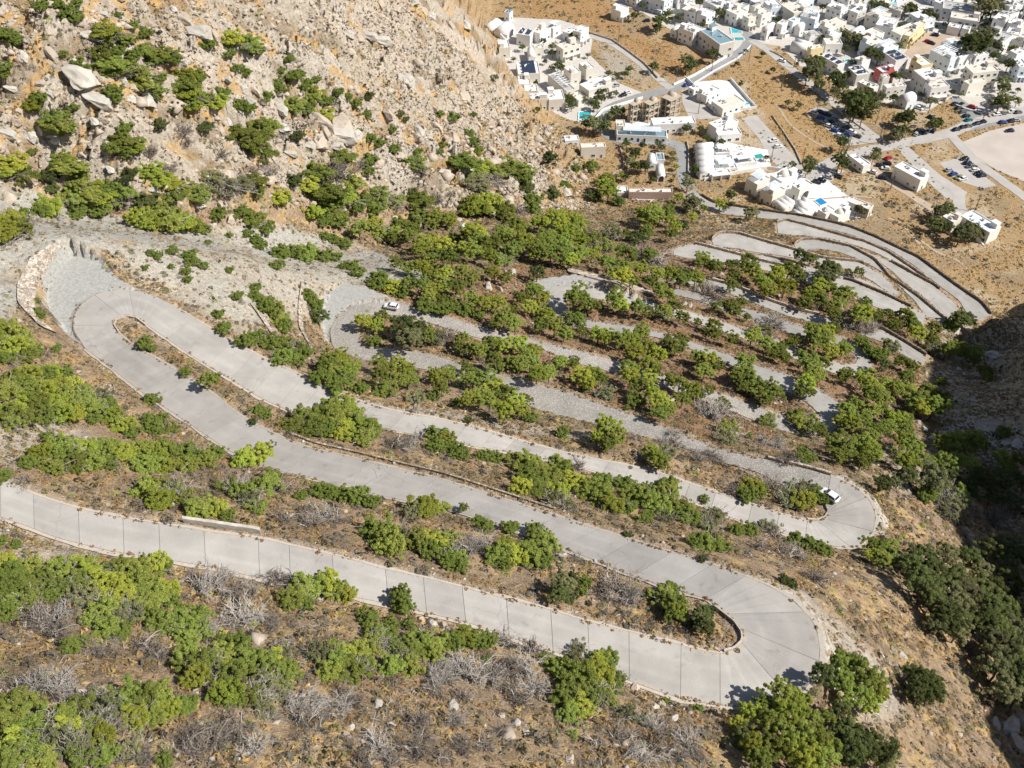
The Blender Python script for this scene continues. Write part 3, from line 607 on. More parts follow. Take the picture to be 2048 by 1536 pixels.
PL['B'] = '''260,560,40Q 140,560,40 180,610,35 240,680,35 20,600,30Q 440,670,30Q 470,700,30Q 670,670,28 750,690,40 870,670,20 400,760,28 840,790,35 870,830,35 890,880,40 690,850,25 670,890,25 410,880,35 540,890,30 260,810,40 320,840,35 190,770,25 800,950,70 900,970,60 960,1010,60 1040,1000,60 1120,990,70 1170,1040,50 850,1030,60M 900,1090,60M 1320,920,45Q 1000,1060,50D 200,960,50D 260,940,50 520,960,60M 560,1010,60D 100,920,60 60,970,50D 150,1060,60 240,1000,50 30,1130,60 110,1150,80 200,1190,70 290,1210,70 60,1260,70 300,1120,60M 420,1180,60M 500,1130,40Q 560,1170,60 650,1160,60D 720,1130,50D 640,1290,70 720,1290,60 560,1260,60 880,1220,80 960,1200,80 1040,1240,70 1120,1230,50D 1210,1170,50 1215,1220,45 1190,1110,50Q 1330,1140,55Q 1410,1085,30 1470,990,30 1560,970,40 1660,1110,70P 1630,1070,60P 1570,1150,45Q 1720,1180,35
200,1340,70P 100,1310,60P 300,1300,60P 430,1330,70P 520,1360,70P 600,1400,70P 680,1440,70P 560,1460,60P 400,1390,50P 740,1400,60P 820,1450,60P 900,1380,90P 860,1340,60P 950,1440,80P 1060,1390,70P 1130,1340,80P 1160,1420,80P 1250,1310,60P 1330,1290,80P 1400,1280,80P 1470,1300,80P 1300,1380,80P 1390,1370,80P 1480,1400,70P 1260,1470,80P 1380,1480,80P 1560,1400,70M 1640,1440,60M 1560,1480,60P 1660,1370,60M 1780,1490,80P 1820,1400,60Q 1870,1360,60P 1900,1480,60P 1850,1260,60P 1930,1260,80P 2000,1250,60P 2030,1370,50P 1760,1370,40P'''
PL['E'] = '''160,300,40S 110,300,30S 200,340,40S 420,280,50 500,300,60 570,310,60 620,350,60 330,370,60S 300,410,50S 400,420,60S 480,400,60 460,460,40S 560,420,60 640,430,60 600,470,60 600,530,55S 680,500,50 710,400,70 790,430,60 700,330,60 800,330,60 860,360,60 740,260,60 640,220,70 560,170,60 480,130,60 330,110,60M 400,100,60 860,120,80 900,160,80 870,220,70 960,250,60 1030,110,60 1100,200,70 1180,160,80 1270,170,80 1320,230,70 1400,180,70 1230,230,60 1330,60,80 1440,100,80 1480,220,70 1440,260,60 990,340,60 1050,370,50 1040,270,50M 1580,230,60M 1650,280,60 1700,330,60 1740,350,70 1800,380,60 1760,310,60 1850,320,60 1900,390,50 1240,340,50Q 1950,280,60D 1830,220,70D
860,490,60 930,510,70 1000,520,60 730,540,50S 690,560,50S 820,560,50S 900,580,40S 1030,600,70 1110,630,60 1010,630,50 1220,450,70 1280,490,60 1150,490,50 1190,540,60 1260,560,60 1310,590,60 1100,560,50 1260,650,60 1340,650,70 1400,690,60 1440,600,60M 1480,620,60 1500,680,50 1460,480,80 1520,500,80 1590,530,50 1690,490,70 1740,540,60 1820,540,60 1890,560,50 1980,600,40D 1990,560,60 2010,470,60
1600,690,70 1640,720,60 1720,730,70 1790,720,70 1850,690,60 1800,800,70 1890,790,70 1950,830,70 1900,870,70 2010,760,50M 230,630,65 340,590,50 300,650,60 470,640,80Q 540,660,80Q 500,720,80Q 600,700,60 650,730,50M 700,700,60D 290,740,40S
800,720,60 860,780,60 790,780,50 900,800,60 980,740,70 1050,760,60 1140,740,70 1180,790,60 1230,800,60 1000,850,70 1060,870,60 1130,880,70 1200,860,70 1240,930,70 1310,920,70 1380,860,60 1450,870,50 1500,930,70 1570,920,70 1620,960,50 1550,990,60 1510,1020,30S 1640,1050,60M 1780,880,60 1800,940,80 1840,1000,70 1900,960,60 1910,1050,70 1820,1080,50S 1950,1110,70 2020,1130,60 2020,960,50 1770,1130,18S
60,850,80 150,900,80 40,920,70 110,960,80 60,1010,50S 200,1020,50S 330,870,80 420,870,80 480,910,60 400,960,80 330,950,70 480,960,70 350,1030,60S 520,1070,60M 630,1060,35S 640,940,60 720,940,60 680,1010,60 830,900,50 860,960,70 940,970,80 1000,1000,70 1060,1040,80 900,1050,80 850,1090,60 960,1090,70 1050,1140,80 1120,1090,70 1170,1080,50 1150,1150,60 1210,1190,40S 770,1100,25S 1640,1240,90 1690,1310,70 1590,1300,60 1650,1340,60 1390,1280,40S 840,1200,30Q
60,1140,80S 130,1180,90S 200,1220,80S 270,1260,60S 40,1240,60S 110,1280,70S 230,1310,60S 650,1290,60S 700,1330,60S 740,1350,50S 640,1350,50S 790,1400,50S 550,1300,50D 490,1340,60D 420,1350,70D 930,1410,40S 1000,1420,45S 1140,1440,70S 1200,1470,80S 1370,1450,60S 1400,1490,50S 1250,1490,50S 1480,1470,50D 1910,1380,70 1960,1440,60 1850,1420,50D 2000,1340,50D 1800,1300,50D 2030,1270,40D'''
PL['F'] = '''300,260,60 350,290,60 280,230,50 440,270,40 460,330,45 450,390,50 540,240,50 520,280,45 590,330,60 620,380,60 540,220,40 560,300,60 700,300,50 690,340,60 760,310,60 820,330,50 740,390,70 640,410,60 830,230,50Q 880,240,40 960,300,70Q 1010,290,50Q 960,350,60Q 930,390,60 980,400,50 870,440,60 930,460,60 1050,440,70 1030,480,60 1140,310,35 1090,310,25 1180,480,30S 850,480,50 1010,540,60 1080,560,60M 1130,610,60D 1200,620,60D 1160,540,70 1240,550,50 1310,540,40 1340,600,50 1400,560,70 1430,610,60 1460,650,60 1560,620,50 1540,680,50 1690,580,60Q 1720,570,50Q 1650,600,40S 1560,730,60M 1630,740,60 1680,720,60 1720,760,50 1780,740,60 1770,800,40 1840,850,50 1850,890,40
100,340,60 170,350,60 60,400,60 120,430,70 40,330,60 130,500,50 180,560,50 80,530,50 250,340,60 300,410,60D 350,440,50D 360,500,40 430,500,50 470,530,50 530,560,30 500,480,40 260,590,30 350,600,50 350,650,50 450,680,50 310,640,40 690,590,60D 610,640,60M 560,660,60 640,700,60 700,720,60 740,780,50 680,760,50 800,680,40 760,700,40 900,630,70 950,650,70 1000,620,50 910,690,70 990,730,70 1060,740,60 840,780,60 880,820,70 930,870,60 870,870,60 950,800,60 1050,880,50 1080,870,40 1160,700,40S 1200,740,40S 1260,770,50S 1290,820,40Q 1310,720,50Q 1380,800,50 1430,830,50 1400,880,60 1300,920,60
1170,900,70 1220,950,70 1270,1000,70 1200,990,60 1350,960,60 1420,960,70 1480,1000,70 1540,960,70 1560,1050,80 1500,1070,60 1450,1040,60 1590,920,40 1390,900,50 1600,1000,50 510,800,60 530,860,70 480,880,60 500,940,50 560,920,60 610,960,70 670,980,70 640,1010,50 860,930,60 820,970,50 880,970,40
280,780,60 330,800,60 300,850,60 370,830,50 40,780,60 30,850,50 140,720,60 170,690,50 100,690,40 120,890,60 160,930,60 230,960,60 180,1000,60 270,980,50 330,960,40 400,1030,50 60,1080,60 130,1070,60 400,1080,50D 340,1100,70D 300,1060,60D 430,1170,60M 430,1230,50M 540,1210,20S 640,1130,50M 820,1130,60S 800,1100,40S 890,1160,60M 940,1180,50
1080,1070,60 1140,1050,60 1200,1080,60 1060,1130,60 1110,1140,60 1180,1130,60 1290,1090,60 1340,1120,70 1400,1120,60 1310,1160,70 1400,1180,60 1250,1180,60 1020,1250,70 1090,1280,70 1040,1310,60 1180,1250,80 1220,1310,80 1160,1350,60 850,1320,50S 1380,1230,60 1440,1270,70 1480,1330,70 1400,1340,80 1640,1230,80 1720,1230,80 1780,1250,80 1690,1270,70 1590,1260,50 1830,1260,40 1930,1190,35S 1930,1330,60 2010,1340,50 1960,1380,60 1600,1350,70 1680,1350,60 1760,1370,60
250,1330,60D 330,1310,60D 140,1260,50D 30,1330,60 100,1300,50M 370,1350,50D 700,1260,50D 760,1330,60D 620,1240,50D'''
PL['D'] = '''40,680,70 90,720,80 60,780,80 140,770,60 160,830,60 20,840,50 210,800,40 330,785,30 60,970,60 150,950,70 230,940,60 300,930,60 380,930,50 40,1040,80 130,1030,80 230,1030,80 330,1010,70 420,1000,60 200,1100,80 300,1100,80 400,1090,80 480,1040,60 500,1110,80 560,1130,70 600,1060,60M 640,1120,50 100,1140,70 30,1170,60 60,1230,60M 150,1190,70 260,1190,60 350,1180,70 430,1180,70 540,1200,40 650,1190,60 720,1240,60 780,1270,50 880,1210,50 900,1250,50 950,1190,35 1000,1250,50M 880,1080,45 270,1300,35
230,1410,70 330,1370,80 400,1400,80 480,1380,70 560,1360,60 650,1370,80 710,1390,70 170,1460,50 300,1470,70 430,1470,70 540,1450,70 640,1460,60 850,1390,80 920,1400,80 1010,1390,60 860,1460,70 960,1460,70 1120,1400,70 1100,1460,60 1190,1430,60 1260,1400,50 1500,1400,90P 1430,1440,60 1560,1370,50P 1450,1390,40 850,760,45 890,780,25 1085,920,35 1210,970,60P 1250,960,40 1500,1150,45 1560,1170,40 1480,1205,30Q 1770,1190,80 1860,1170,80 1940,1180,80 1720,1240,60 1830,1250,70 1900,1260,60 2000,1240,60
1310,660,45 1280,580,35 1380,480,30 1490,430,35 1500,480,40 1560,520,50 1600,570,60 1640,620,60 1660,660,50 1540,540,50 1810,470,40 1850,530,50 1860,600,60Q 1430,740,50 1500,720,50 1580,750,60 1660,770,60 1740,770,50M 1640,830,60 1720,850,60 1780,810,50 1900,860,80P 1990,830,70P 1940,920,80P 2020,940,70P 1880,950,60 215,500,20 215,560,25 240,590,30 1100,240,30 1130,270,40 1190,300,30 1000,300,20 850,310,20 1090,330,30 1100,375,25 1340,325,25 1620,300,40 1400,470,30 870,225,25 1010,215,30'''
PL['G'] = '''740,110,60 820,150,70 800,90,60 900,110,70M 960,160,60M 1010,200,70 1100,200,60 1170,240,40 1250,110,70M 1290,160,60M 1330,190,60M 1180,90,60M 1370,70,70 1400,40,50 1450,90,60D 1550,130,30 1650,110,50 1720,120,50 1790,130,50 1560,210,50D 1460,250,60D 1700,230,60D 1600,270,60D 130,50,50D 20,35,40
20,480,60 80,540,70 150,510,60 40,610,70 130,600,60 60,690,60 150,680,70 40,750,50 230,580,60 300,520,70 250,650,50 360,500,70 440,500,60 470,560,70 400,580,70 330,620,70M 420,660,80M 540,590,80 600,510,60 650,540,70 720,490,60 800,490,60 860,500,40 620,640,80 700,610,80 780,580,60 820,640,70 880,620,60 530,720,70 600,760,70M 680,740,70M 760,720,80 800,780,60 560,820,60 460,780,50M 640,830,40 900,690,40 10,370,35 80,390,30
180,750,90D 250,780,90D 270,850,80D 150,800,60D 330,720,60D 920,800,80 1000,780,80 960,860,60 1050,840,60M 360,920,50 420,890,40 620,860,30 730,920,80D 790,960,70D 520,940,70D 980,560,70D 1040,610,80D 1120,580,80D 1200,640,80D 1290,630,70D 1240,760,90D 1340,770,80D 1400,800,60D 1180,790,60D 1420,560,60D 1480,570,50D
1590,600,80 1680,590,70 1720,630,50 1540,650,60 1490,670,60 1580,690,40 960,980,80 1030,1020,80 1000,1080,70 1090,1010,60M 1140,960,70 1210,920,80 1260,990,80 1180,1060,80 1320,1010,80 1400,990,70 1460,960,60M 1500,1040,60 1350,1090,70M 1440,1080,70 1170,1160,80 1220,1190,40 1300,1180,70M 1360,1240,60M 1420,1150,60M 1650,950,70M 1700,930,60 1740,1000,70 1780,940,60 1700,1050,60
80,1100,60D 180,1120,80D 260,1140,90D 340,1130,80D 300,1200,60D 60,1230,90 140,1230,80 40,1320,90 120,1330,90 200,1330,80M 320,1260,80 420,1220,80M 500,1180,60M 560,1250,80M 640,1190,80 720,1200,90 800,1180,80 860,1240,60 700,1280,70 780,1290,60 940,1220,60 990,1200,35 360,1350,80 450,1340,80M 300,1420,90M 400,1430,80M 520,1380,80 600,1320,60D 60,1430,90 160,1450,90M 30,1500,80 230,1500,70 420,1500,70M 680,1440,70M 740,1480,60D 620,1480,60D 850,1500,40 550,1470,60
1090,1380,100D 1180,1380,80D 960,1400,90D 1000,1450,80D 1240,1320,70D 1300,1440,80D 1500,1200,80D 1600,1220,90D 1560,1300,80D 1680,1260,80D 1640,1330,60D 1750,1150,60D 1760,1230,60D'''
PL['H'] = '''40,110,60 110,120,60M 190,140,60 240,170,40 60,250,60D 500,190,70 560,190,60 450,220,50M 710,195,30P 790,270,40 830,290,40 960,300,40 250,310,60 300,340,80 340,400,70 400,360,60M 470,380,60 540,370,70 610,370,60 530,420,50 680,450,60M 750,400,60D 700,490,40 640,470,50 820,390,50D 920,400,60 900,440,60 980,450,60 1050,430,70 1110,360,60 1150,400,60 1090,310,40 1120,460,50 930,480,40 1230,590,70Q 1210,640,60Q 1250,660,50Q 1260,560,50Q 1345,580,28 1330,625,25 1500,600,100D 1440,640,60D 1580,650,60D 1305,470,35D 1750,650,60 1790,690,60 1780,620,50
40,620,70 90,650,60 20,570,60 390,660,60P 410,710,50 370,630,35P 210,740,50M 230,770,50 430,790,30 340,790,40 270,850,60 240,900,60M 320,860,50 360,910,50 120,940,80 180,960,70 60,1010,80 130,1030,80 200,1010,50 480,880,70 540,900,70 560,950,60 450,930,60 400,980,70M 440,1010,60 340,1020,60 640,880,50 720,860,60 770,880,50 830,880,50 690,900,40 830,980,25
1300,940,50M 1140,980,40 1200,1010,60 1240,1060,60 1300,1070,80 1290,1130,70 1220,1180,60 1250,1250,60 1320,1220,60 1400,990,60 1450,980,60 1420,1070,80 1490,1100,60 1520,1110,30 1380,1160,70M 1460,1180,60M 1560,1250,50M 1640,1290,40M 1280,1360,30M 1755,1200,25 1560,330,22Q
1040,40,70 1000,90,60 1080,100,60 1150,50,60 1200,110,60 1180,170,60M 1250,190,50M 1290,60,60 1360,120,60 1410,100,60 1440,150,60 1490,190,60 1420,60,50 1540,70,50 1600,130,60 1660,160,60 1560,200,50 1630,100,40 1720,200,60 1770,170,50 1760,250,40M 1650,250,40
600,1060,80D 680,1010,70D 560,1100,70D 760,1080,80D 860,1060,80D 960,1030,80D 1040,1050,70D 1080,1120,70D 940,1120,90D 700,1160,60D 580,1160,70D 640,1290,60D 470,1300,70D 500,1370,70D 60,1220,70D 140,1200,60D 380,1430,90D 280,1420,80D 480,1450,80D 180,1500,70D 330,1510,60D 580,1480,60D 700,1430,70D 820,1430,60D 900,1360,50D 1000,1190,60D 1500,1370,80D 1600,1450,80D 1700,1420,90D 1780,1460,70D 1400,1400,60D 1690,1330,60D 940,890,50D 1000,910,40D 1060,940,60D'''
PL['I'] = '''90,130,60S 60,180,60S 130,190,60S 60,90,40S 200,250,60S 30,210,60S 320,240,60M 300,290,50M 100,90,50S 280,150,25S 420,100,50D 520,90,55S 500,130,50S 560,120,40S 620,80,60D 740,110,60M 720,160,60M 780,160,60S 800,100,50M 860,120,40S 900,150,35S 240,370,50S 300,380,60S 350,390,50S 440,310,40S 520,320,40S 640,330,60D 560,400,60D 680,420,60D 760,370,50S 820,390,50S 900,420,40S 780,450,70D 840,550,60D 500,420,60D 600,300,50M 270,460,25Q 690,570,40Q 730,590,35Q 1160,390,60 1230,390,60 1140,440,50 1200,450,60 1260,470,50M 1290,470,40D
1200,70,50Q 1250,60,40Q 1330,30,60Q 1440,40,80Q 1560,30,60Q 1500,120,80M 1560,190,70M 1600,140,60 1540,230,50M 1640,110,60Q 1420,130,50S 1700,40,80Q 1800,60,80Q 1880,40,70Q 1770,130,60Q 1870,160,70Q 1770,240,70D 110,660,80 60,640,60 150,720,60 110,740,50 260,740,60Q 280,800,60Q 230,790,40Q 310,730,40Q
1000,1010,60 1060,1070,80 1140,1110,70 980,1110,70 1040,1180,70 1130,1220,60 1170,1170,50 970,1000,50 880,1060,60Q 1070,990,40 1400,1100,70Q 1350,1060,50Q 1440,1170,70Q 1380,1170,60Q 500,1270,60 580,1230,60 680,1200,80 760,1210,70 620,1320,80 700,1290,80 800,1290,70 440,1310,50 480,1390,60Q 540,1440,70 620,1450,80 720,1420,90 820,1400,90 900,1440,80 760,1500,90 880,1500,80 980,1390,80Q 1060,1420,90Q 1000,1480,80Q 1140,1460,80Q 1200,1500,70Q 900,1300,60 560,1510,70 960,1280,60Q 250,1240,30S 80,1200,30S 200,1420,80D 240,1480,80D 150,1350,60D 60,1330,60D 310,1380,60D 60,1430,60D
1400,450,90Q 1460,520,90Q 1380,560,90Q 1500,600,90Q 1560,560,80Q 1440,650,80Q 1560,680,90Q 1620,640,80Q 1520,760,90Q 1600,760,80Q 1480,800,60Q 1580,840,70Q 1540,420,70Q 1650,460,70Q 1700,510,70Q 1760,400,80Q 1850,380,80Q 1900,440,80Q 1820,480,70Q 1700,600,80Q 1780,620,80Q 1860,600,90Q 1760,700,90Q 1860,720,90Q 1700,780,80Q 1800,830,90Q 1880,840,90Q 1760,920,80Q 1850,950,90Q 1780,1040,80Q 1870,1070,90Q 1800,1150,70Q 1890,1180,70Q 1680,400,60D 1320,480,70Q 1360,420,50Q'''
DEF = {'A': 'S', 'B': 'S', 'E': 'P', 'F': 'P', 'D': 'S', 'G': 'S', 'H': 'S', 'I': 'P'}
plants = []
for k, s in PL.items():
    ox, oy, sc_ = WIN[k]
    for t in s.split():
        c = DEF[k]
        if t[-1].isalpha(): c = t[-1]; t = t[:-1]
        x, y, r = map(float, t.split(',')); u, v, r = ox + x / sc_, oy + y / sc_, r / sc_
        if any((u - q[0]) ** 2 + (v - q[1]) ** 2 < (.42 * max(r, q[2])) ** 2 for q in plants): continue
        plants.append((u, v, r, c))
PU = np.array([p[0] for p in plants]); PV = np.array([p[1] for p in plants]); PR = np.array([p[2] for p in plants]); PC = [p[3] for p in plants]
_, dep = cast(PU, PV)
SIZE = {'P': .98, 'Q': 1.08, 'S': 1.3, 'M': 1.3, 'D': 1.2}; HC = {'P': 1.2, 'Q': 1.2, 'S': .45, 'M': .42, 'D': .3}
RW = PR * dep / FP * np.array([SIZE[c] for c in PC])
small_q = [(c == 'Q' and (PV[i] < 420 or r < 1.6)) for i, (c, r) in enumerate(zip(PC, RW))]
upv = RW * np.array([HC[c] if not small_q[i] else .45 for i, c in enumerate(PC)])
PG, dep = cast(PU, PV, upv)
RW = PR * dep / FP * np.array([SIZE[c] for c in PC])
LEGN = {'A': 'the topmost concrete leg', 'AB': 'the gravel island hairpin', 'B': 'the second concrete leg', 'BC': 'the grey turnout hairpin', 'C': 'the third concrete leg', 'CD': 'the hairpin with the white car', 'D': 'the wide first cobbled leg', 'DE': 'the hatchback hairpin',
        'E': 'the second cobbled leg', 'EF': 'the second cobbled leg', 'F': 'the third cobbled leg', 'FG': 'the pale turnout hairpin', 'G': 'the fourth cobbled leg', 'GH': 'the fourth cobbled leg', 'H': 'the fifth cobbled leg', 'I': 'the sixth cobbled leg'}
_lp = []
for _k, (_a, _b, _c, _L) in ROAD.items():
    _u, _v, _d = project(_c[:, 0], _c[:, 1], _c[:, 2]); _lp += [(q[0], q[1], q[2], _k) for q in _c[::3]]
_lx = np.array([q[:3] for q in _lp])
def place_name(u, v, g=None):
    if v < 380 and u < 1150: return 'high on the rocky mountain slope' if v < 150 else ('on the lower rocky mountain slope' if u < 650 else 'on the bare rock flank above the village')
    if v < 470 and u < 1150: return 'in the gully under the rocky slope' if u < 700 else 'in the wood under the rocky slope'
    if u > 1750 and v > 860: return 'deep in the shaded ravine' if u > 1880 else 'on the edge of the ravine'
    if g is None: g = cast(u, v)[0][0]
    d = np.hypot(_lx[:, 0] - g[0], _lx[:, 1] - g[1]); i = int(np.argmin(d)); nm = LEGN.get(_lp[i][3], 'the walled lower legs')
    if d[i] > 22: return 'far above ' + nm if g[2] > _lx[i, 2] else 'well below ' + nm
    if d[i] > 9: return ('upslope of ' if g[2] > _lx[i, 2] else 'downslope of ') + nm
    return ('just above ' if g[2] > _lx[i, 2] else 'just below ') + nm
KN = {'P': ('pine_tree', 'pine', 'pine tree', ('bright green', 'mid green', 'yellow green')), 'Q': ('carob_tree', 'tree', 'dark tree', ('dark green',) * 3), 'S': ('evergreen_shrub', 'shrub', 'spreading shrub', ('bright green', 'mid green', 'leafy green')),
      'M': ('mottled_shrub', 'shrub', 'half dead shrub', ('olive green',) * 3), 'D': ('dead_bush', 'bush', 'leafless dead bush', ('dark grey', 'pale grey', 'dark brown'))}
order = sorted(range(len(plants)), key=lambda i: -PR[i]); cnt = {}; rest = []
for i in order:
    c = PC[i]
    shape = c
    cnt[c] = cnt.get(c, 0) + 1
    if cnt[c] > 295: rest.append(i); continue
    nk = 7 if c == 'D' else 6
    key = (c, random.randrange(nk)); name, cat, noun, adj = KN[c]
    if small_q[i]: name, cat, noun = 'dark_shrub', 'shrub', 'dense shrub'; key = ('Qs', key[1])
    if key[0] == 'Qs' and key not in PROTO:
        f, t = PROTO[('S', key[1])][:2]; me = f[1].copy(); me.materials.clear(); setm(me, 'needles_dark'); PROTO[key] = [('foliage', me, None), t]
    where = place_name(PU[i], PV[i], PG[i]); a = adj[key[1] % 3]; a = ('big ' if RW[i] > 2.6 else ('little ' if RW[i] < 1.3 else '')) + a
    lab = f'{a} {noun} {where}'
    s = RW[i]; x, y, z = PG[i]
    e = empty(name, (x, y, z - .05), random.uniform(0, 6.28), lab, cat, f'{a} {noun + ("es" if noun.endswith("sh") else "s")} {where}')
    zs = random.uniform(.85, 1.15)
    if PV[i] < 400 and PU[i] < 1150 and c in 'SM': e.rotation_euler = (0, 0, random.uniform(-.75, -.1)); e.scale = (s * 1.45, s * .95, s * zs * .9)
    elif PU[i] > 1480 and PV[i] > 1290 and c in 'PQ': e.scale = (s * 1.15, s * 1.15, s * 1.45)
    else: e.scale = (s * random.uniform(.9, 1.1), s * random.uniform(.9, 1.1), s * zs)
    for pn, me, _m in PROTO[key]: link(pn, me, None, e)
def joined(name, items, m, lab, cat=None):
    Vs = []; Qs = []; n = 0
    for me, loc, s, rz in items:
        V = np.empty(len(me.vertices) * 3, np.float32); me.vertices.foreach_get('co', V); V = V.reshape(-1, 3) * s
        c_, s_ = math.cos(rz), math.sin(rz); V = np.stack([V[:, 0] * c_ - V[:, 1] * s_ + loc[0], V[:, 0] * s_ + V[:, 1] * c_ + loc[1], V[:, 2] + loc[2]], -1)
        q = np.empty(len(me.polygons) * 4, np.int32); me.loops.foreach_get('vertex_index', q); Qs.append(q.reshape(-1, 4) + n); Vs.append(V); n += len(V)
    o = link(name, np_mesh(name, np.concatenate(Vs), np.concatenate(Qs), 4), m); return tag(o, lab, kind='stuff')
for c, m, nm, lab in (('P', 'needles_green', 'far_pine_wood', 'smallest pines of the wood that cannot be told apart'), ('S', 'needles_green', 'low_scrub', 'small low green scrub scattered over the slopes'), ('D', 'dead_wood_dark', 'dead_scrub', 'fine grey dead scrub scattered over the slopes')):
    it = [(PROTO[(c, i % 6)][0][1], PG[i], RW[i], random.uniform(0, 6)) for i in rest if PC[i] == c]
    if it: joined(nm, it, m, lab)
print('plants', len(plants), cnt)

# ------------------------------------------------------------------ boulders and loose rock
def rock_mesh(seed, flat=.7):
    from mathutils import noise
    bm = bmesh.new(); bmesh.ops.create_icosphere(bm, subdivisions=3, radius=1); rng = random.Random(seed)
    for _ in range(12):
        d = Vector((rng.gauss(0, 1), rng.gauss(0, 1), rng.gauss(0, 1))).normalized(); h = rng.uniform(.42, .8)
        for v in bm.verts:
            t = v.co.dot(d)
            if t > h: v.co -= d * (t - h)
    for v in bm.verts:
        q = v.co * 2.2 + Vector((seed * 3.1, 0, 0)); n = noise.fractal(q, .8, 2.1, 4); v.co *= 1 + .16 * n + .06 * noise.noise(v.co * 7); v.co.z = v.co.z * flat + .10 * math.floor(v.co.z * 5) / 5
    me = bpy.data.meshes.new('boulder'); bm.to_mesh(me); bm.free(); return me
RK = [rock_mesh(k, .6 + .06 * k) for k in range(6)]
for k, me in enumerate(RK): setm(me, 'limestone' if k % 2 else 'limestone_grey')
BL = {'A': '520,210,60 300,320,60 490,480,110 400,400,70 570,590,75 300,200,40 430,195,25 650,290,30 870,600,70 240,760,50 60,520,35 110,650,25 180,800,45 490,915,32 650,1000,32 615,710,30 1060,360,40 1150,345,45 1170,190,80 1080,130,60 1660,760,50 1900,740,80 1980,790,90 1880,850,60 1810,850,40 1600,930,30 1180,1210,35 1290,1200,45 1640,640,50 1710,650,30 760,580,40 1250,160,25 1480,610,40 1540,590,40 130,330,40 230,490,35 280,540,30 700,690,30 560,720,35 940,540,40 1320,460,35 1220,430,30 1420,520,40 1500,540,35 330,830,40 100,720,40 40,780,50 820,980,30 900,1110,35 1300,770,30 1340,720,35 1640,980,25 1700,900,35 1730,950,30 1600,1060,30 1650,1090,30 1250,1330,30 1350,1290,40 1960,860,50 780,520,40 720,480,35 1260,210,40 1020,60,30 760,60,30 600,80,30',
      'B': '100,760,90 170,790,60 10,780,40 1410,1130,45 540,1310,45 320,240,60 420,60,30 620,90,35 740,160,40 830,160,40 380,680,40 710,700,30 820,580,50 480,470,60 660,750,40 560,780,45 760,830,50 700,1010,35 440,920,40 400,1050,30 1140,960,30 1200,980,30 900,740,30 290,1310,35 70,1260,40 810,1320,30 980,880,30 1290,940,20 160,330,40 250,210,50 210,240,40 130,200,45 330,30,40 520,20,40 640,640,30',
      'H': '270,1220,40 340,1320,30 130,1330,35 110,1370,30 560,800,40 620,820,40 980,1310,30 910,1270,25 1030,1355,22 1300,1005,25 1220,450,30 1260,1490,35 660,1220,40 1600,1130,30 1700,1220,30 1500,1420,20 745,965,14 830,1030,17 940,1380,16 240,1370,20 820,1320,16 500,780,30 1390,470,18',
      'I': '1630,320,30 1650,340,22 1700,380,0 1070,740,12 390,920,12 340,920,16 1190,960,20 1250,930,22 1300,960,25 1230,1000,20 1180,1020,18 850,205,12 930,690,12 1000,720,14 1110,780,14 1560,40,12 1340,100,16 1430,250,16 1860,1340,70 1920,1300,60 1780,1310,40 1900,1420,70 120,1280,30 60,1210,30',
      'F': '1880,780,50 1700,620,35 1660,640,40 1740,640,30 1590,870,25 1640,860,20 1690,850,22 1720,880,20 2010,1270,40 1950,1260,30 1500,1180,30 1470,1140,25 1540,1230,25 220,500,25 190,490,20',
      'E': '300,40,30 410,20,25 520,40,35 960,430,40 1020,440,35 1100,340,30 780,30,25 820,1150,12 500,1130,14 620,1150,12', 'D': '950,1270,14 640,80,0 1470,40,25 1350,10,25 1260,560,14 1340,365,8', 'G': '1590,1110,16 470,1520,14 1240,1490,18 100,950,12 1780,1370,28 1620,1470,12 920,1470,20'}
bl = []
for k, s in BL.items():
    ox, oy, sc_ = WIN[k]
    for t in s.split():
        x, y, r = map(float, t.split(','))
        if r: bl.append((ox + x / sc_, oy + y / sc_, r / sc_))
G_, D_ = cast([b[0] for b in bl], [b[1] for b in bl])
for i, (u, v, r) in enumerate(bl):
    rw = r * D_[i] / FP; k = i % 6
    wh = place_name(u, v, G_[i]); a = ('pale grey', 'tan', 'pale grey', 'tan', 'pale grey', 'tan')[k]
    o = link('boulder', RK[k]); x, y, z = G_[i]; o.location = (x, y, z + .12 * rw)
    if v < 420: o.rotation_euler = (random.uniform(-.3, .1), random.uniform(.2, .6), random.uniform(-.5, .5) + math.radians(-35)); o.scale = (rw * 1.3, rw * .9, rw * .75)
    else: o.rotation_euler = (random.uniform(-.3, .3), random.uniform(-.3, .3), random.uniform(0, 6)); o.scale = (rw * random.uniform(.9, 1.2), rw * random.uniform(.8, 1.1), rw * random.uniform(.7, 1))
    big = 'large' if r > 14 else 'small'
    tag(o, f'{big} {a} angular boulder {wh}', 'boulder', f'{big} {a} boulders {wh}')

fgz = lambda u, v: (v > 1010 + .18 * u) & (u < 1680)
# loose stones, dry tufts and dwarf scrub: countless small things
GRAVZ = pts('1550,1165 1640,1195 1740,1290 1800,1400 1800,1440 1660,1440 1640,1350')
GREYZ = pts('-60,370 60,370 140,420 420,445 700,480 880,560 800,575 640,575 600,640 500,650 350,590 230,500 130,500 60,560 20,640 -60,660')
def scatter(n, regfn, seed):
    rng = np.random.default_rng(seed); x = rng.uniform(-135, 190, n * 5); y = rng.uniform(28, 420, n * 5)
    z = ground(x, y); u, v, d = project(x, y, z); sd = bil(SD, x, y)
    ok = (u > -60) & (u < 2110) & (v > -60) & (v < 1620) & (sd > .9)
    # even density in the picture rather than on the ground: keep near ones more rarely seen from afar
    w_ = regfn(x, y, z, u, v) * np.where(in_poly(u, v, GREYZ) | in_poly(u, v, GRAVZ), .22, 1); ok &= rng.random(len(x)) < w_
    x, y, z, d = [q[ok][:n] for q in (x, y, z, d)]
    return x, y, z, d, rng
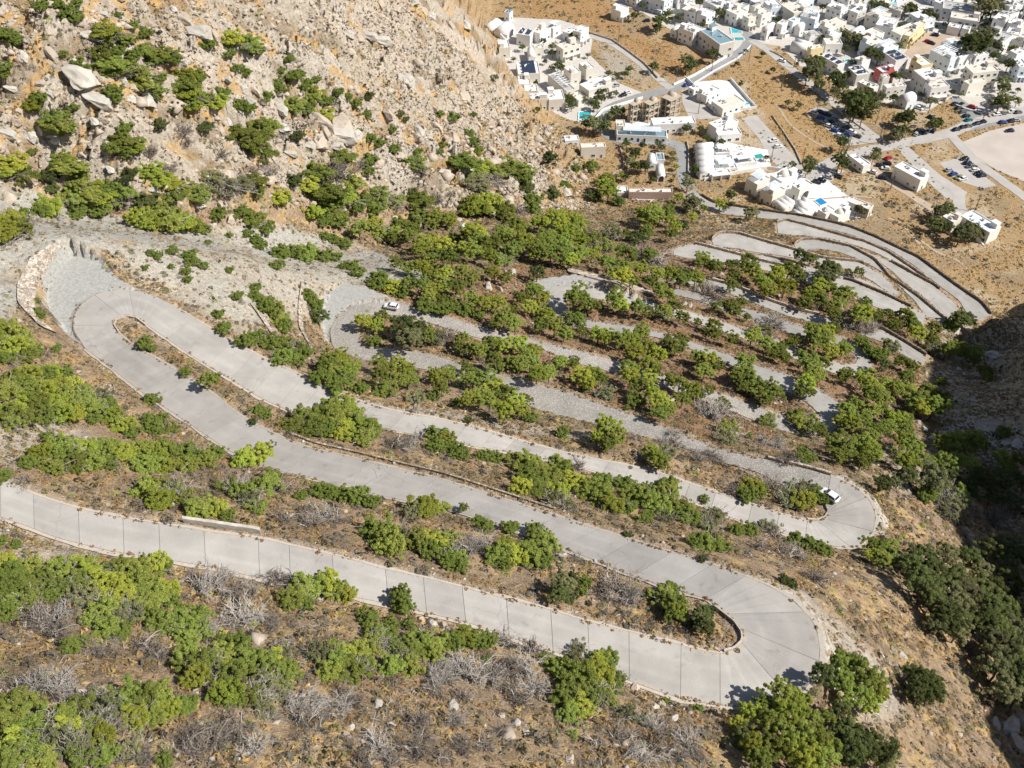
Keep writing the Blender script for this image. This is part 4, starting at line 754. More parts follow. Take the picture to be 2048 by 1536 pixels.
def tuft_mesh(name, n, regfn, seed, size, m, lab, blades=7, h=.6, lw=.5, asp=1.6):
    x, y, z, d, rng = scatter(n, regfn, seed); n = len(x); s = size * rng.uniform(.5, 1.6, n)
    P = np.repeat(np.stack([x, y, z], -1), blades, 0); S = np.repeat(s, blades)
    q = rng.normal(size=(len(P), 3)); q[:, 2] = np.abs(q[:, 2]) * .8; q /= np.linalg.norm(q, axis=1, keepdims=True)
    P = P + q * (S * .55)[:, None] * np.array([1, 1, h])
    V, Qd = quads(P, q + np.array([0, 0, .3]), S * lw, rng, asp)
    tag(link(name, np_mesh(name, V, Qd, 4), m), lab, kind='stuff')
def low(x, y): return fbm(x / 9, y / 9, 3, 31)
mnt = lambda u, v: (u < 1180) & (v < 420)
def strk(x, y, sd, lo, hi): return sstep(lo, hi, fbm((x * .86 - y * .5) / 4, (x * .5 + y * .86) / 14, 3, sd))
tuft_mesh('dry_grass', 60000, lambda x, y, z, u, v: np.where(z < 1.5, .0, np.where(mnt(u, v), .5 * strk(x, y, 67, .45, .6), .9)) * sstep(.38, .6, fbm(x / 4, y / 4, 3, 33)), 5, .42, 'dry_straw', 'straw coloured dry grass in tufts over the slopes', 8, .7, .34, 3.2)
tuft_mesh('bank_straw', 16000, lambda x, y, z, u, v: np.where(fgz(u, v), 1, 0) * sstep(.36, .56, fbm(x / 3, y / 3, 3, 35)), 25, .5, 'dry_straw', 'straw coloured dry grass covering the near bank', 9, .8, .28, 4)
tuft_mesh('bank_brush', 2200, lambda x, y, z, u, v: np.where(fgz(u, v), 1, 0) * sstep(.38, .55, fbm(x / 5, y / 5, 3, 36)), 26, 1.0, 'grey_scrub', 'grey twiggy brush covering the near bank', 80, .7, .042, 10)
tuft_mesh('dwarf_scrub', 32000, lambda x, y, z, u, v: np.where(z < 1.5, .12, np.where(mnt(u, v), .75 * strk(x, y, 64, .42, .56), .6)) * sstep(.40, .62, fbm(x / 5, y / 5, 3, 77)), 6, .60, 'dry_brown', 'brown cushion scrub dotted over the slopes', 12, .7, .32, 2.2)
tuft_mesh('grey_cushion_scrub', 12000, lambda x, y, z, u, v: np.where(z < 1.5, .05, np.where(mnt(u, v), .6 * strk(x, y, 65, .42, .56), .5)) * sstep(.42, .6, fbm(x / 6, y / 6, 3, 79)), 8, .7, 'grey_scrub', 'grey green cushion scrub dotted over the slopes', 14, .7, .3, 2.2)
tuft_mesh('fine_green_scrub', 5200, lambda x, y, z, u, v: np.where(z < 1.5, .03, .5) * sstep(.5, .62, fbm(x / 7, y / 7, 3, 83)), 9, .75, 'leaves_olive', 'small olive green scrub dotted over the slopes', 18, .8, .27, 1.8)
tuft_mesh('low_green_scrub', 1700, lambda x, y, z, u, v: np.where(z < 2, .03, np.where(mnt(u, v), .8, .6)) * sstep(.46, .6, fbm(x / 8, y / 8, 3, 87)), 10, 1.0, 'needles_green', 'low green scrub growing through the dry slopes', 110, .75, .085, 1.7)
tuft_mesh('low_olive_scrub', 1300, lambda x, y, z, u, v: np.where(z < 2, .03, np.where(mnt(u, v), .35, .7)) * sstep(.46, .6, fbm(x / 8, y / 8, 3, 88)), 11, 1.0, 'leaves_olive', 'low olive green scrub growing through the dry slopes', 100, .7, .085, 1.7)
tuft_mesh('low_twiggy_scrub', 2600, lambda x, y, z, u, v: np.where(z < 2, .0, np.where(mnt(u, v), .35, .8)) * sstep(.44, .58, fbm(x / 7, y / 7, 3, 89)), 12, 1.1, 'grey_scrub', 'low grey twiggy scrub over the dry slopes', 60, .65, .05, 9)
tuft_mesh('dark_cushion_scrub', 12000, lambda x, y, z, u, v: np.where(z < 1.5, .03, np.where(mnt(u, v), 1, .3)) * sstep(.42, .58, fbm(x / 6, y / 6, 3, 99)), 13, .75, 'dark_scrub', 'dark cushion scrub dotted over the slopes', 14, .75, .28, 1.8)
def sticks(name, n, regfn, seed, m, lab, L=1.1, per=9):
    x, y, z, d, rng = scatter(n, regfn, seed); n = len(x); P = np.repeat(np.stack([x, y, z], -1), per, 0)
    P = P + rng.normal(size=P.shape) * np.array([.45, .45, 0]); P[:, 2] = ground(P[:, 0], P[:, 1]) + rng.uniform(.02, .35, len(P))
    a = rng.uniform(0, 6.28, len(P)); T = np.stack([np.cos(a), np.sin(a), rng.normal(size=len(P)) * .35], -1) * (L * rng.uniform(.3, 1, len(P)) / 2)[:, None]
    B = np.cross(T, rng.normal(size=P.shape)); B /= np.linalg.norm(B, axis=1, keepdims=True); B *= rng.uniform(.015, .045, len(P))[:, None]
    V = np.stack([P - T - B, P + T - B * .5, P + T + B * .5, P - T + B], 1).reshape(-1, 3)
    tag(link(name, np_mesh(name, V, np.arange(len(V)).reshape(-1, 4), 4), m), lab, kind='stuff')
fg = lambda u, v: (v > 1000 + .16 * u) & (u < 1650)
sticks('fallen_twigs', 7000, lambda x, y, z, u, v: np.where(z < 2, 0, np.where(mnt(u, v), .08, np.where(fg(u, v), 1, .3))) * sstep(.42, .6, fbm(x / 6, y / 6, 3, 91)), 21, 'dead_wood', 'pale fallen twigs and brushwood littering the dry slopes')
sticks('brown_brushwood', 9000, lambda x, y, z, u, v: np.where(z < 2, 0, np.where(mnt(u, v), .2, np.where(fg(u, v), 1, .35))) * sstep(.40, .58, fbm(x / 5, y / 5, 3, 93)), 22, 'dry_brown', 'brown dead brushwood matting the dry slopes', 1.0, 12)
def stones(name, n, regfn, seed, size, m, lab):
    x, y, z, d, rng = scatter(n, regfn, seed); n = len(x); s = size * rng.uniform(.4, 1, n) ** 1.5 * np.where(rng.random(n) < .06, 2.3, 1)
    base = np.array([(1, 0, 0), (.2, .95, .1), (-.9, .3, 0), (-.3, -.9, .05), (.1, .1, .75), (0, 0, -.6), (.75, -.6, .2)]); fc = np.array([(0, 1, 4), (1, 2, 4), (2, 3, 4), (3, 6, 4), (6, 0, 4), (1, 0, 5), (2, 1, 5), (3, 2, 5), (6, 3, 5), (0, 6, 5)])
    B = base[None] * (1 + .3 * rng.normal(size=(n, 7, 3))); an = rng.uniform(0, 6.28, n); c_, s_ = np.cos(an)[:, None], np.sin(an)[:, None]
    V = np.stack([B[..., 0] * c_ - B[..., 1] * s_, B[..., 0] * s_ + B[..., 1] * c_, B[..., 2]], -1) * s[:, None, None] + np.stack([x, y, z], -1)[:, None]
    F = (fc[None] + 7 * np.arange(n)[:, None, None]).reshape(-1, 3)
    tag(link(name, np_mesh(name, V.reshape(-1, 3), F, 3), m), lab, kind='stuff')
stones('loose_stones', 60000, lambda x, y, z, u, v: np.where(z < 2, .0, np.where(mnt(u, v), strk(x, y, 61, .44, .58), .02)) * sstep(.38, .55, fbm(x / 5, y / 5, 3, 61)), 15, .62, 'limestone', 'loose pale limestone rubble strewn over the slopes')
stones('outcrop_rubble', 5000, lambda x, y, z, u, v: np.where(mnt(u, v) & (z > 2), strk(x, y, 63, .46, .58), 0), 17, 1.5, 'limestone', 'angular blocks of broken rock over the mountain slope')
stones('verge_gravel', 12000, lambda x, y, z, u, v: np.where((bil(SD, x, y) < 2.2) | ((u > 1560) & (v > 1150) & (u < 1820)), 1, .02) * (z > 2), 16, .22, 'limestone_grey', 'pale gravel and small stones along the road verges')

# grit, stones and grass spilling over the road edges
def edge_points(n, seed, keys, inn, out):
    rng = np.random.default_rng(seed); P = []
    tot = sum(ROAD[k][3] for k in keys)
    for k in keys:
        W1, W2, C, L = ROAD[k]; m = int(n * L / tot); i = rng.uniform(0, len(C) - 1.01, m); j = i.astype(int); f = (i - j)[:, None]
        a = W1[j] * (1 - f) + W1[j + 1] * f; b = W2[j] * (1 - f) + W2[j + 1] * f; sw = rng.random(m)[:, None] < .5; e_ = np.where(sw, a, b); o_ = np.where(sw, b, a); d = o_ - e_; d /= np.maximum(np.linalg.norm(d, axis=1, keepdims=True), 1e-6)
        t = rng.normal(size=(m, 1)); t = np.where(t > 0, t * inn, t * out); keep = (fbm(e_[:, 0] / 5, e_[:, 1] / 5, 3, seed) > .46)
        q = e_ + d * t; q[:, 2] = np.where(t[:, 0] > 0, e_[:, 2] + .0, np.maximum(e_[:, 2] - .1, ground(q[:, 0], q[:, 1]))); P.append(q[keep])
    P = np.concatenate(P); return P[:, 0], P[:, 1], P[:, 2], None, rng
_sc = scatter; KEYS = list(LEGS)
scatter = lambda n, r, sd: edge_points(n, sd, KEYS, .16, .5)
stones('road_edge_grit', 16000, None, 31, .11, 'limestone', 'pale grit and stones washed onto the road edges')
tuft_mesh('road_edge_grass', 7000, None, 32, .36, 'dry_straw', 'dry grass growing over the road edges', 8, .7, .3, 3)
tuft_mesh('road_edge_scrub', 300, None, 33, .5, 'dry_brown', 'brown scrub growing over the road edges', 12, .7, .3, 2)
scatter = _sc
# ------------------------------------------------------------------ village
def plain(name, c, rough=.85, var=.06, metal=0., scale=.6, rnd=0.): return simple(name, c, rough, var, scale, metal=metal, rnd=rnd)
plain('lime_white', (.80, .79, .77), rnd=.04); plain('cream', (.77, .73, .65)); plain('beige', (.72, .68, .61)); plain('stone_wall', (.62, .59, .54), var=.15, scale=1.5); plain('pink_wall', (.46, .33, .28))
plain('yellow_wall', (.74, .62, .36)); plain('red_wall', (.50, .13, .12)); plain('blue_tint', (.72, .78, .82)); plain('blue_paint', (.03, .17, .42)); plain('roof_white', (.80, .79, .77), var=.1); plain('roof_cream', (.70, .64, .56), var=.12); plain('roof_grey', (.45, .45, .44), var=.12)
plain('raw_concrete', (.47, .41, .33), var=.18); plain('frame_white', (.7, .7, .7)); plain('frame_blue', (.05, .22, .45)); plain('wood_brown', (.2, .12, .07)); plain('metal_pole', (.16, .13, .11)); plain('thatch', (.30, .27, .23), var=.2, scale=3)
plain('pave', (.56, .53, .49), var=.12); plain('asphalt_pale', (.30, .30, .30), var=.15, scale=.15); plain('dirt_lot', (.52, .46, .41), var=.13, scale=.12); plain('gravel_lot', (.46, .435, .405), var=.16, scale=.15); plain('field_dust', (.47, .37, .28), var=.15, scale=.2)
def gloss(name, c, rough, spec=.5, metal=0.):
    m, n, l, p = mat(name); p.inputs['Base Color'].default_value = (*c, 1); p.inputs['Roughness'].default_value = rough; p.inputs['Specular IOR Level'].default_value = spec; p.inputs['Metallic'].default_value = metal; return m
gloss('glass', (.03, .04, .05), .1); gloss('solar_cell', (.035, .05, .085), .15); gloss('pool_turquoise', (.03, .47, .55), .08); gloss('pool_blue', (.02, .25, .55), .08); gloss('pool_green', (.04, .36, .36), .08); gloss('roof_glass', (.22, .34, .40), .15)
for nm, c in (('white', (.78, .78, .78)), ('black', (.012, .012, .014)), ('silver', (.42, .43, .45)), ('grey', (.12, .125, .13)), ('blue', (.02, .06, .25)), ('red', (.42, .02, .03)), ('navy', (.01, .018, .05)), ('olive', (.22, .24, .05)), ('teal', (.01, .17, .18))): gloss('paint_' + nm, c, .25, .5)
gloss('rubber', (.02, .02, .02), .8, .2); gloss('lamp_glass', (.7, .7, .68), .1); gloss('tail_red', (.35, .01, .01), .2)
VW = {'c': (960, 0, 6.4), 'd': (1160, 0, 4.6545), 'e': (1360, 0, 6.0235), 'f': (1700, 0, 5.885), 'g': (1200, 200, 5.689), 's': (1480, 260, 3.6056), 'v': (1560, 0, 4.197), 'p': (0, 0, 1.0), 'b': (650, 0, 2.926), 'r': (1660, 420, 5.12), 'z': (1300, 0, 2.738)}
def px(w_, x, y): o = VW[w_]; return o[0] + x / o[2], o[1] + y / o[2]
WINM = {}
def winmesh(w_, h, fr):
    k = (round(w_, 1), round(h, 1), fr)
    if k not in WINM:
        mb = MB(); t = .1                              # frame proud of the wall, pane set back in it; faces -y
        for c, d in (((0, -.05, h / 2 - t / 2), (w_, .1, t)), ((0, -.05, -h / 2 + t / 2), (w_, .1, t)), ((-w_ / 2 + t / 2, -.05, 0), (t, .1, h - 2 * t)), ((w_ / 2 - t / 2, -.05, 0), (t, .1, h - 2 * t)), ((0, -.04, 0), (.05, .06, h - 2 * t))): mb.box(c, d)
        nf = len(mb.f); mb.box((0, -.012, 0), (w_ - .2, .02, h - .2))
        me = mesh('window', mb.v, mb.f); me.materials.append(MATS[fr]); me.materials.append(MATS['glass'])
        for i, p in enumerate(me.polygons): p.material_index = 1 if i >= nf else 0
        WINM[k] = me
    return WINM[k]
def openings(root, W, D, h, fr, seed, faces=('f', 'l', 'r'), big=False, z0=0.0):
    rng = random.Random(seed); fl = max(1, int((h - z0) / 2.9))
    for fc in faces:
        L = W if fc in 'fb' else D; n = max(1, int((L - 1.2) / (2.6 if not big else 3.2)))
        for s in range(fl):
            for i in range(n):
                if rng.random() < .14: continue
                t = -L / 2 + L * (i + .5) / n; door = rng.random() < (.35 if s == 0 else .2)
                ww, hh = (1.0, 2.1) if door else ((1.2, 1.2) if not big else (1.8, 1.5)); z = z0 + s * 2.95 + (1.08 if door else 1.6)
                if z + hh / 2 > h - .35: continue
                o = link('door' if door else 'window', winmesh(ww, hh, fr), None, root)
                if fc == 'f': o.location = (t, -D / 2, z)
                elif fc == 'b': o.location = (t, D / 2, z); o.rotation_euler = (0, 0, math.pi)
                elif fc == 'l': o.location = (-W / 2, t, z); o.rotation_euler = (0, 0, -math.pi / 2)
                else: o.location = (W / 2, t, z); o.rotation_euler = (0, 0, math.pi / 2)
def frame3(w_, L, N, R, h):
    P = [at_z(*px(w_, *q), h)[:2] for q in (L, N, R)]
    e1, e2 = P[0] - P[1], P[2] - P[1]
    a = math.atan2(e2[1], e2[0]); b = math.atan2(e1[1], e1[0]) - math.pi / 2
    d = (b - a + math.pi) % (2 * math.pi) - math.pi; wl = np.linalg.norm(e1) / (np.linalg.norm(e1) + np.linalg.norm(e2)); th = a + d * wl
    ex = np.array([math.cos(th), math.sin(th)]); ey = np.array([-ex[1], ex[0]])
    W = float(np.clip(abs(e2 @ ex), 3.5, 45)); D = float(np.clip(abs(e1 @ ey), 3.5, 45))
    return P[1] + ex * W / 2 + ey * D / 2, W, D, th
HN = [0]; HPOS = []; HLAB = []
def house(w_, L, N, R, h, label, wall='lime_white', roof='roof_white', opt='', fr='frame_white', cat='house', name='house', zb=None, grp=None):
    if h >= 7: h *= .82
    elif h >= 5: h *= .92
    HN[0] += 1; sd = HN[0]; rng = random.Random(sd * 13)
    base = zb if zb is not None else 0.0
    c, W, D, th = frame3(w_, L, N, R, h + base)
    HPOS.append((c[0], c[1], .5 * math.hypot(W, D))); HLAB.append(label)
    e = empty(name, (c[0], c[1], base), th, label, cat)
    if grp: e['group'] = grp
    big = 'G' in opt
    vt = 'V' in opt
    hb = h - (min(W, D) * .42 if vt else 0)
    hb = max(hb, 2.4)
    MB().box((0, 0, hb / 2 - .75), (W, D, hb + 1.5)).build('wall', wall, e)
    if vt:
        n = max(1, int(('V' + opt.split('V')[1][:1])[1:]) if opt.split('V')[1][:1].isdigit() else 1)
        for i in range(n):       # barrel vaults side by side
            wv = (W if W <= D or n > 1 else W) / n; mb = MB()
            if n == 1 and W > D:
                mb.vault(D - .02, W - .02, 0, 10, h - hb); o = mb.build('vaulted_roof', 'lime_white' if roof == 'roof_white' else roof, e, True); o.rotation_euler = (0, 0, math.pi / 2); o.location = (0, 0, hb)
            else:
                mb.vault(wv - .02, D - .02, 0, 10, min(h - hb, wv * .5)); o = mb.build('vaulted_roof', 'lime_white' if roof == 'roof_white' else roof, e, True); o.location = (-W / 2 + wv * (i + .5), 0, hb)
    else:
        pm = MB(); t = .28; ph = .55
        for q, d in (((0, -D / 2 + t / 2, 0), (W, t)), ((0, D / 2 - t / 2, 0), (W, t)), ((-W / 2 + t / 2, 0, 0), (t, D - 2 * t)), ((W / 2 - t / 2, 0, 0), (t, D - 2 * t))): pm.box((q[0], q[1], hb + ph / 2), (d[0], d[1], ph))
        pm.build('parapet', wall if wall != 'stone_wall' else 'lime_white', e)
        MB().box((0, 0, hb + .06), (W - 2 * t, D - 2 * t, .12)).build('roof', roof, e)
        if 'S' in opt:         # solar water panels in rows
            nr = max(1, int(D / 3.2))
            for i in range(nr):
                mb = MB(); mb.box((0, 0, 0), (W * .62, 1.9, .08)); o = mb.build('solar_panel', 'solar_cell', e); o.location = (0, -D / 2 + D * (i + .5) / nr, hb + .75); o.rotation_euler = (math.radians(24), 0, 0)
                mb = MB()
                for sx in (-1, 1): mb.tube((sx * W * .27, .5, -.75), (sx * W * .27, .5, .1), .04, n=4)
                q = mb.build('rack', 'metal_pole', e); q.location = (0, -D / 2 + D * (i + .5) / nr, hb + .8)
        if 'P' in opt:         # rooftop pergola
            mb = MB()
            for sx in (-1, 1):
                for sy in (-1, 1): mb.tube((sx * W * .33, sy * D * .3, hb), (sx * W * .33, sy * D * .3, hb + 2.4), .08, n=5)
            mb.build('pergola_post', 'frame_white', e)
            for i in range(7): MB().box((0, -D * .33 + D * .66 * i / 6, hb + 2.5), (W * .76, .45, .08)).build('pergola_slat', 'blue_tint', e)
        if 'B' not in opt and not 'S' in opt and W > 5 and D > 5:
            bw_, bd = min(3.4, W * .35), min(3.0, D * .35); sx, sy = rng.choice((-1, 1)), rng.choice((-1, 1)); x, y = sx * (W / 2 - bw_ / 2 - .5), sy * (D / 2 - bd / 2 - .5)
            MB().box((x, y, hb + 1.2), (bw_, bd, 2.3)).build('stair_house', wall if wall != 'stone_wall' else 'lime_white', e); MB().box((x, y, hb + 2.42), (bw_ + .2, bd + .2, .14)).build('stair_roof', roof, e)
        for i in range(2 if W * D > 60 else 1):
            x, y = rng.uniform(-.3, .3) * W, rng.uniform(-.3, .3) * D
            mb = MB(); mb.tube((-.7, 0, .75), (.7, 0, .75), .35, n=8); mb.box((0, 0, .2), (1.0, .4, .4)); o = mb.build('water_tank', 'frame_white', e); o.location = (x, y, hb + .12); o.rotation_euler = (0, 0, rng.uniform(0, 3))
            MB().box((rng.uniform(-.35, .35) * W, rng.uniform(-.35, .35) * D, hb + .5), (.9, .5, .8)).build('air_unit', 'roof_grey', e)
    if 'A' in opt:             # arched gable front with a deep arch
        mb = MB(); r = min(W * .3, 2.2); poly = [(r * math.cos(t), r * .9 * math.sin(t)) for t in np.linspace(0, math.pi, 9)] + [(-r, -2.0), (r, -2.0)]
        mb.prism(poly, 0, .05); o = mb.build('arched_door', 'glass', e); o.rotation_euler = (math.pi / 2, 0, 0); o.location = (0, -D / 2 - .01, 2.05)
        mb = MB(); outer = [((r + .4) * math.cos(t), (r * .9 + .4) * math.sin(t)) for t in np.linspace(0, math.pi, 11)]; inner = [(r * math.cos(t), r * .9 * math.sin(t)) for t in np.linspace(0, math.pi, 11)]
        k = 0
        for a_, b_, c_, d_ in zip(outer[:-1], outer[1:], inner[1:], inner[:-1]): mb.prism([a_, b_, c_, d_][::-1], 0, .3)
        o = mb.build('arch_rim', 'lime_white', e); o.rotation_euler = (math.pi / 2, 0, 0); o.location = (0, -D / 2, 2.05)
    openings(e, W, D, hb, fr, sd, ('l', 'r') if 'A' in opt else ('f', 'l', 'r'), big)
    if 'L' in opt:             # balconies along the front
        for s in range(1, max(2, int(hb / 2.95))):
            z = s * 2.95; MB().box((0, -D / 2 - .75, z - .1), (W * .86, 1.5, .18)).build('balcony', wall if wall != 'stone_wall' else 'lime_white', e)
            mb = MB(); mb.box((0, -D / 2 - 1.46, z + .95), (W * .86, .06, .06)); nb = int(W * .86 / .9)
            for i in range(nb + 1): mb.box((-W * .43 + W * .86 * i / nb, -D / 2 - 1.46, z + .45), (.05, .05, .95))
            mb.build('railing', 'frame_blue' if fr == 'frame_blue' else 'frame_white', e)
            for i in range(max(2, int(W / 4.5)) + 1): MB().box((-W * .43 + W * .86 * i / max(2, int(W / 4.5)), -D / 2 - .75, z - 1.55), (.3, 1.3, 2.7)).build('balcony_pier', wall if wall != 'stone_wall' else 'lime_white', e)
    if 'O' in opt:             # blue dome
        mb = MB(); r = min(W, D) * .36; mb.lathe([(r * math.cos(t), r * math.sin(t)) for t in np.linspace(0, 1.57, 7)], 14); o = mb.build('dome', 'blue_paint' if 'Ob' in opt else 'cream', e, True); o.location = (0, 0, hb + .1)
    if 'E' in opt:             # outside stair on the left flank
        n = 9
        for i in range(n): MB().box((-W / 2 - .6, -D / 2 + .4 + i * .42, (i + 1) * .16), (1.1, .4, (i + 1) * .32)).build('step', wall if wall != 'stone_wall' else 'lime_white', e)
    return e
def pool(w_, P, m, label, z=.12):
    Q_ = np.array([at_z(*px(w_, *p), z)[:2] for p in P]); c = Q_.mean(0); e = empty('swimming_pool', (c[0], c[1], 0), 0, label, 'pool')
    q = [tuple(p - c) for p in Q_]; o = [tuple((p - c) * 1.16) for p in Q_]
    ar = sum(q[i][0] * q[(i + 1) % len(q)][1] - q[(i + 1) % len(q)][0] * q[i][1] for i in range(len(q)))
    if ar < 0: q, o = q[::-1], o[::-1]
    mb = MB()
    for i in range(len(q)):
        j = (i + 1) % len(q); mb.prism([o[i], o[j], q[j], q[i]], .0, z + .35)
    mb.build('coping', 'lime_white', e)
    mb = MB(); mb.prism(q, .0, z + .22); mb.build('water', m, e)
    return e
# ---- paving and streets
SHEETS = []; STREETS = []
def sheet(name, w_, P, dz, m, label, sub=4):
    SHEETS.append(np.array([at_z(*px(w_, *p), 0.0)[:2] for p in P]))
    from mathutils.geometry import tessellate_polygon
    V = [Vector((*map(float, q), 0)) for q in SHEETS[-1]]; T = tessellate_polygon([V]); F = []
    for t in T:
        n_ = (V[t[1]] - V[t[0]]).cross(V[t[2]] - V[t[0]]).z; F.append(t if n_ > 0 else t[::-1])
    me = mesh(name, [(q.x, q.y, dz) for q in V], F); return tag(link(name, me, m), label, kind='structure')
def street(name, P, wd, dz, m, label):
    W = np.array([at_z(u, v, 0.0)[:2] for u, v in pts(P)]); W = smooth(resample(W, step=2.5), 4)
    d = np.gradient(W, axis=0); d /= np.linalg.norm(d, axis=1, keepdims=True); nrm = np.stack([-d[:, 1], d[:, 0]], -1)
    STREETS.append((W, wd / 2))
    jit = (RNG.random((len(W), 1)) - .5) * .5
    a, b = W + nrm * (wd / 2 + jit), W - nrm * (wd / 2 - jit)
    f = lambda q: np.c_[q, ground(q[:, 0], q[:, 1]) + dz]
    return tag(ribbon(name, f(b), f(a), 0, m), label, kind='structure')
sheet('village_paving', 'p', [(1225, 0), (1290, 28), (1345, 62), (1395, 98), (1440, 118), (1500, 84), (1560, 92), (1600, 132), (1650, 150), (1700, 178), (1770, 205), (1850, 225), (1900, 196), (1965, 228), (2060, 212), (2300, 150), (2300, -40), (1300, -40)], .03, 'pave', 'pale paved ground between the houses of the village')
sheet('hotel_paving', 'p', [(990, 150), (985, 45), (1030, 35), (1120, 40), (1170, 55), (1185, 80), (1180, 110), (1235, 165), (1290, 188), (1215, 222), (1180, 250), (1140, 240), (1050, 215), (1010, 165)], .05, 'pave', 'white paved terraces round the hotels under the cliff')
for a_ in (('parking_lot', 'p', [(1615, 222), (1639, 212), (1727, 257), (1763, 283), (1698, 292), (1679, 283)], .06, 'gravel_lot', 'gravel car park under the eucalyptus trees'),
           ('parking_lot', 'p', [(1903, 198), (1917, 193), (1965, 229), (2060, 217), (2060, 236), (1930, 264), (1890, 264), (1925, 240)], .06, 'asphalt_pale', 'pale asphalt parking strip in front of the beige hotel'),
           ('dirt_lot', 'p', [(1918, 287), (1979, 262), (2060, 243), (2200, 240), (2200, 400), (2060, 368), (1993, 340), (1946, 312)], .06, 'dirt_lot', 'wide empty dirt lot beside the crossroads'),
           ('parking_lot', 'p', [(1879, 327), (1924, 313), (1968, 352), (1993, 371), (1965, 377), (1913, 361)], .06, 'gravel_lot', 'small gravel car park below the crossroads'),
           ('gravel_lane', 'p', [(1483, 237), (1512, 230), (1556, 278), (1603, 329), (1612, 352), (1570, 349), (1534, 312), (1519, 278)], .06, 'gravel_lot', 'grey gravel lane beside the orange field'),
           ('gravel_lane', 'p', [(1364, 183), (1386, 191), (1436, 236), (1380, 240), (1364, 204)], .06, 'gravel_lot', 'pale gravel yard beside the unfinished concrete blocks'),
           ('parking_lot', 'p', [(1600, 356), (1660, 335), (1690, 342), (1650, 372)], .06, 'dirt_lot', 'bare lot above the terraced white hotel'),
           ('dirt_lot', 'p', [(1790, 292), (1815, 292), (1880, 350), (1935, 385), (1920, 405), (1890, 395), (1840, 350)], .05, 'gravel_lot', 'wide gravel forecourt along the white block'),
           ('dirt_lot', 'p', [(1808, 108), (1840, 68), (1890, 60), (1925, 75), (1880, 100), (1825, 118)], .06, 'field_dust', 'sandy lot inside the village')): sheet(*a_)
for a_ in (([(1492, 372), (1515, 350), (1560, 344), (1640, 350), (1700, 395), (1745, 430), (1690, 442), (1620, 428), (1560, 405)], 'white terraces of the hillside hotel'), ([(1392, 292), (1440, 283), (1535, 300), (1542, 332), (1412, 356)], 'white courtyards of the vaulted terrace row'),
           ([(1372, 166), (1440, 160), (1470, 165), (1508, 214), (1480, 224), (1434, 232)], 'white yards of the walled resort'), ([(1230, 242), (1335, 245), (1335, 279), (1232, 276)], 'white terrace of the glass roofed bar'), ([(1250, 395), (1345, 398), (1340, 412), (1240, 412)], 'pale yard of the pink villa')): sheet('white_terrace', 'p', a_[0], .075, 'lime_white', a_[1])
street('village_street', '1440,28 1455,38 1475,50 1501,73 1497,90 1471,114 1428,137 1385,163 1345,178 1280,193 1250,204 1216,217 1200,234 1197,250 1214,269 1235,280 1332,282 1356,288 1368,302 1367,346 1374,372 1388,392', 6.2, .09, 'asphalt_pale', 'grey asphalt street running through the village to the hill')
street('village_street', '1503,80 1539,103 1567,126 1592,146 1619,168 1650,191 1690,226 1727,257 1762,282', 4.8, .10, 'gravel_lot', 'pale concrete lane past the eucalyptus trees')
street('village_street', '1177,71 1224,86 1263,112 1297,140 1323,163 1343,177', 4.6, .10, 'gravel_lot', 'pale lane along the brown field to the hotels')
street('village_street', '1612,358 1640,338 1674,318 1730,302 1799,288 1896,268 1946,246 2040,224 2200,190', 6.5, .11, 'gravel_lot', 'light grey street crossing below the car park')
street('village_street', '1899,268 1938,310 1974,340 2048,393 2200,500', 5, .12, 'gravel_lot', 'light street leading away along the empty dirt lot')
street('village_street', '1882,360 1924,390 1914,408 1926,428', 5, .09, 'gravel_lot', 'light track leading down to the lone villa')
street('village_street', '1730,313 1757,351 1799,376 1868,421', 4, .13, 'field_dust', 'worn track beside the lone white block')
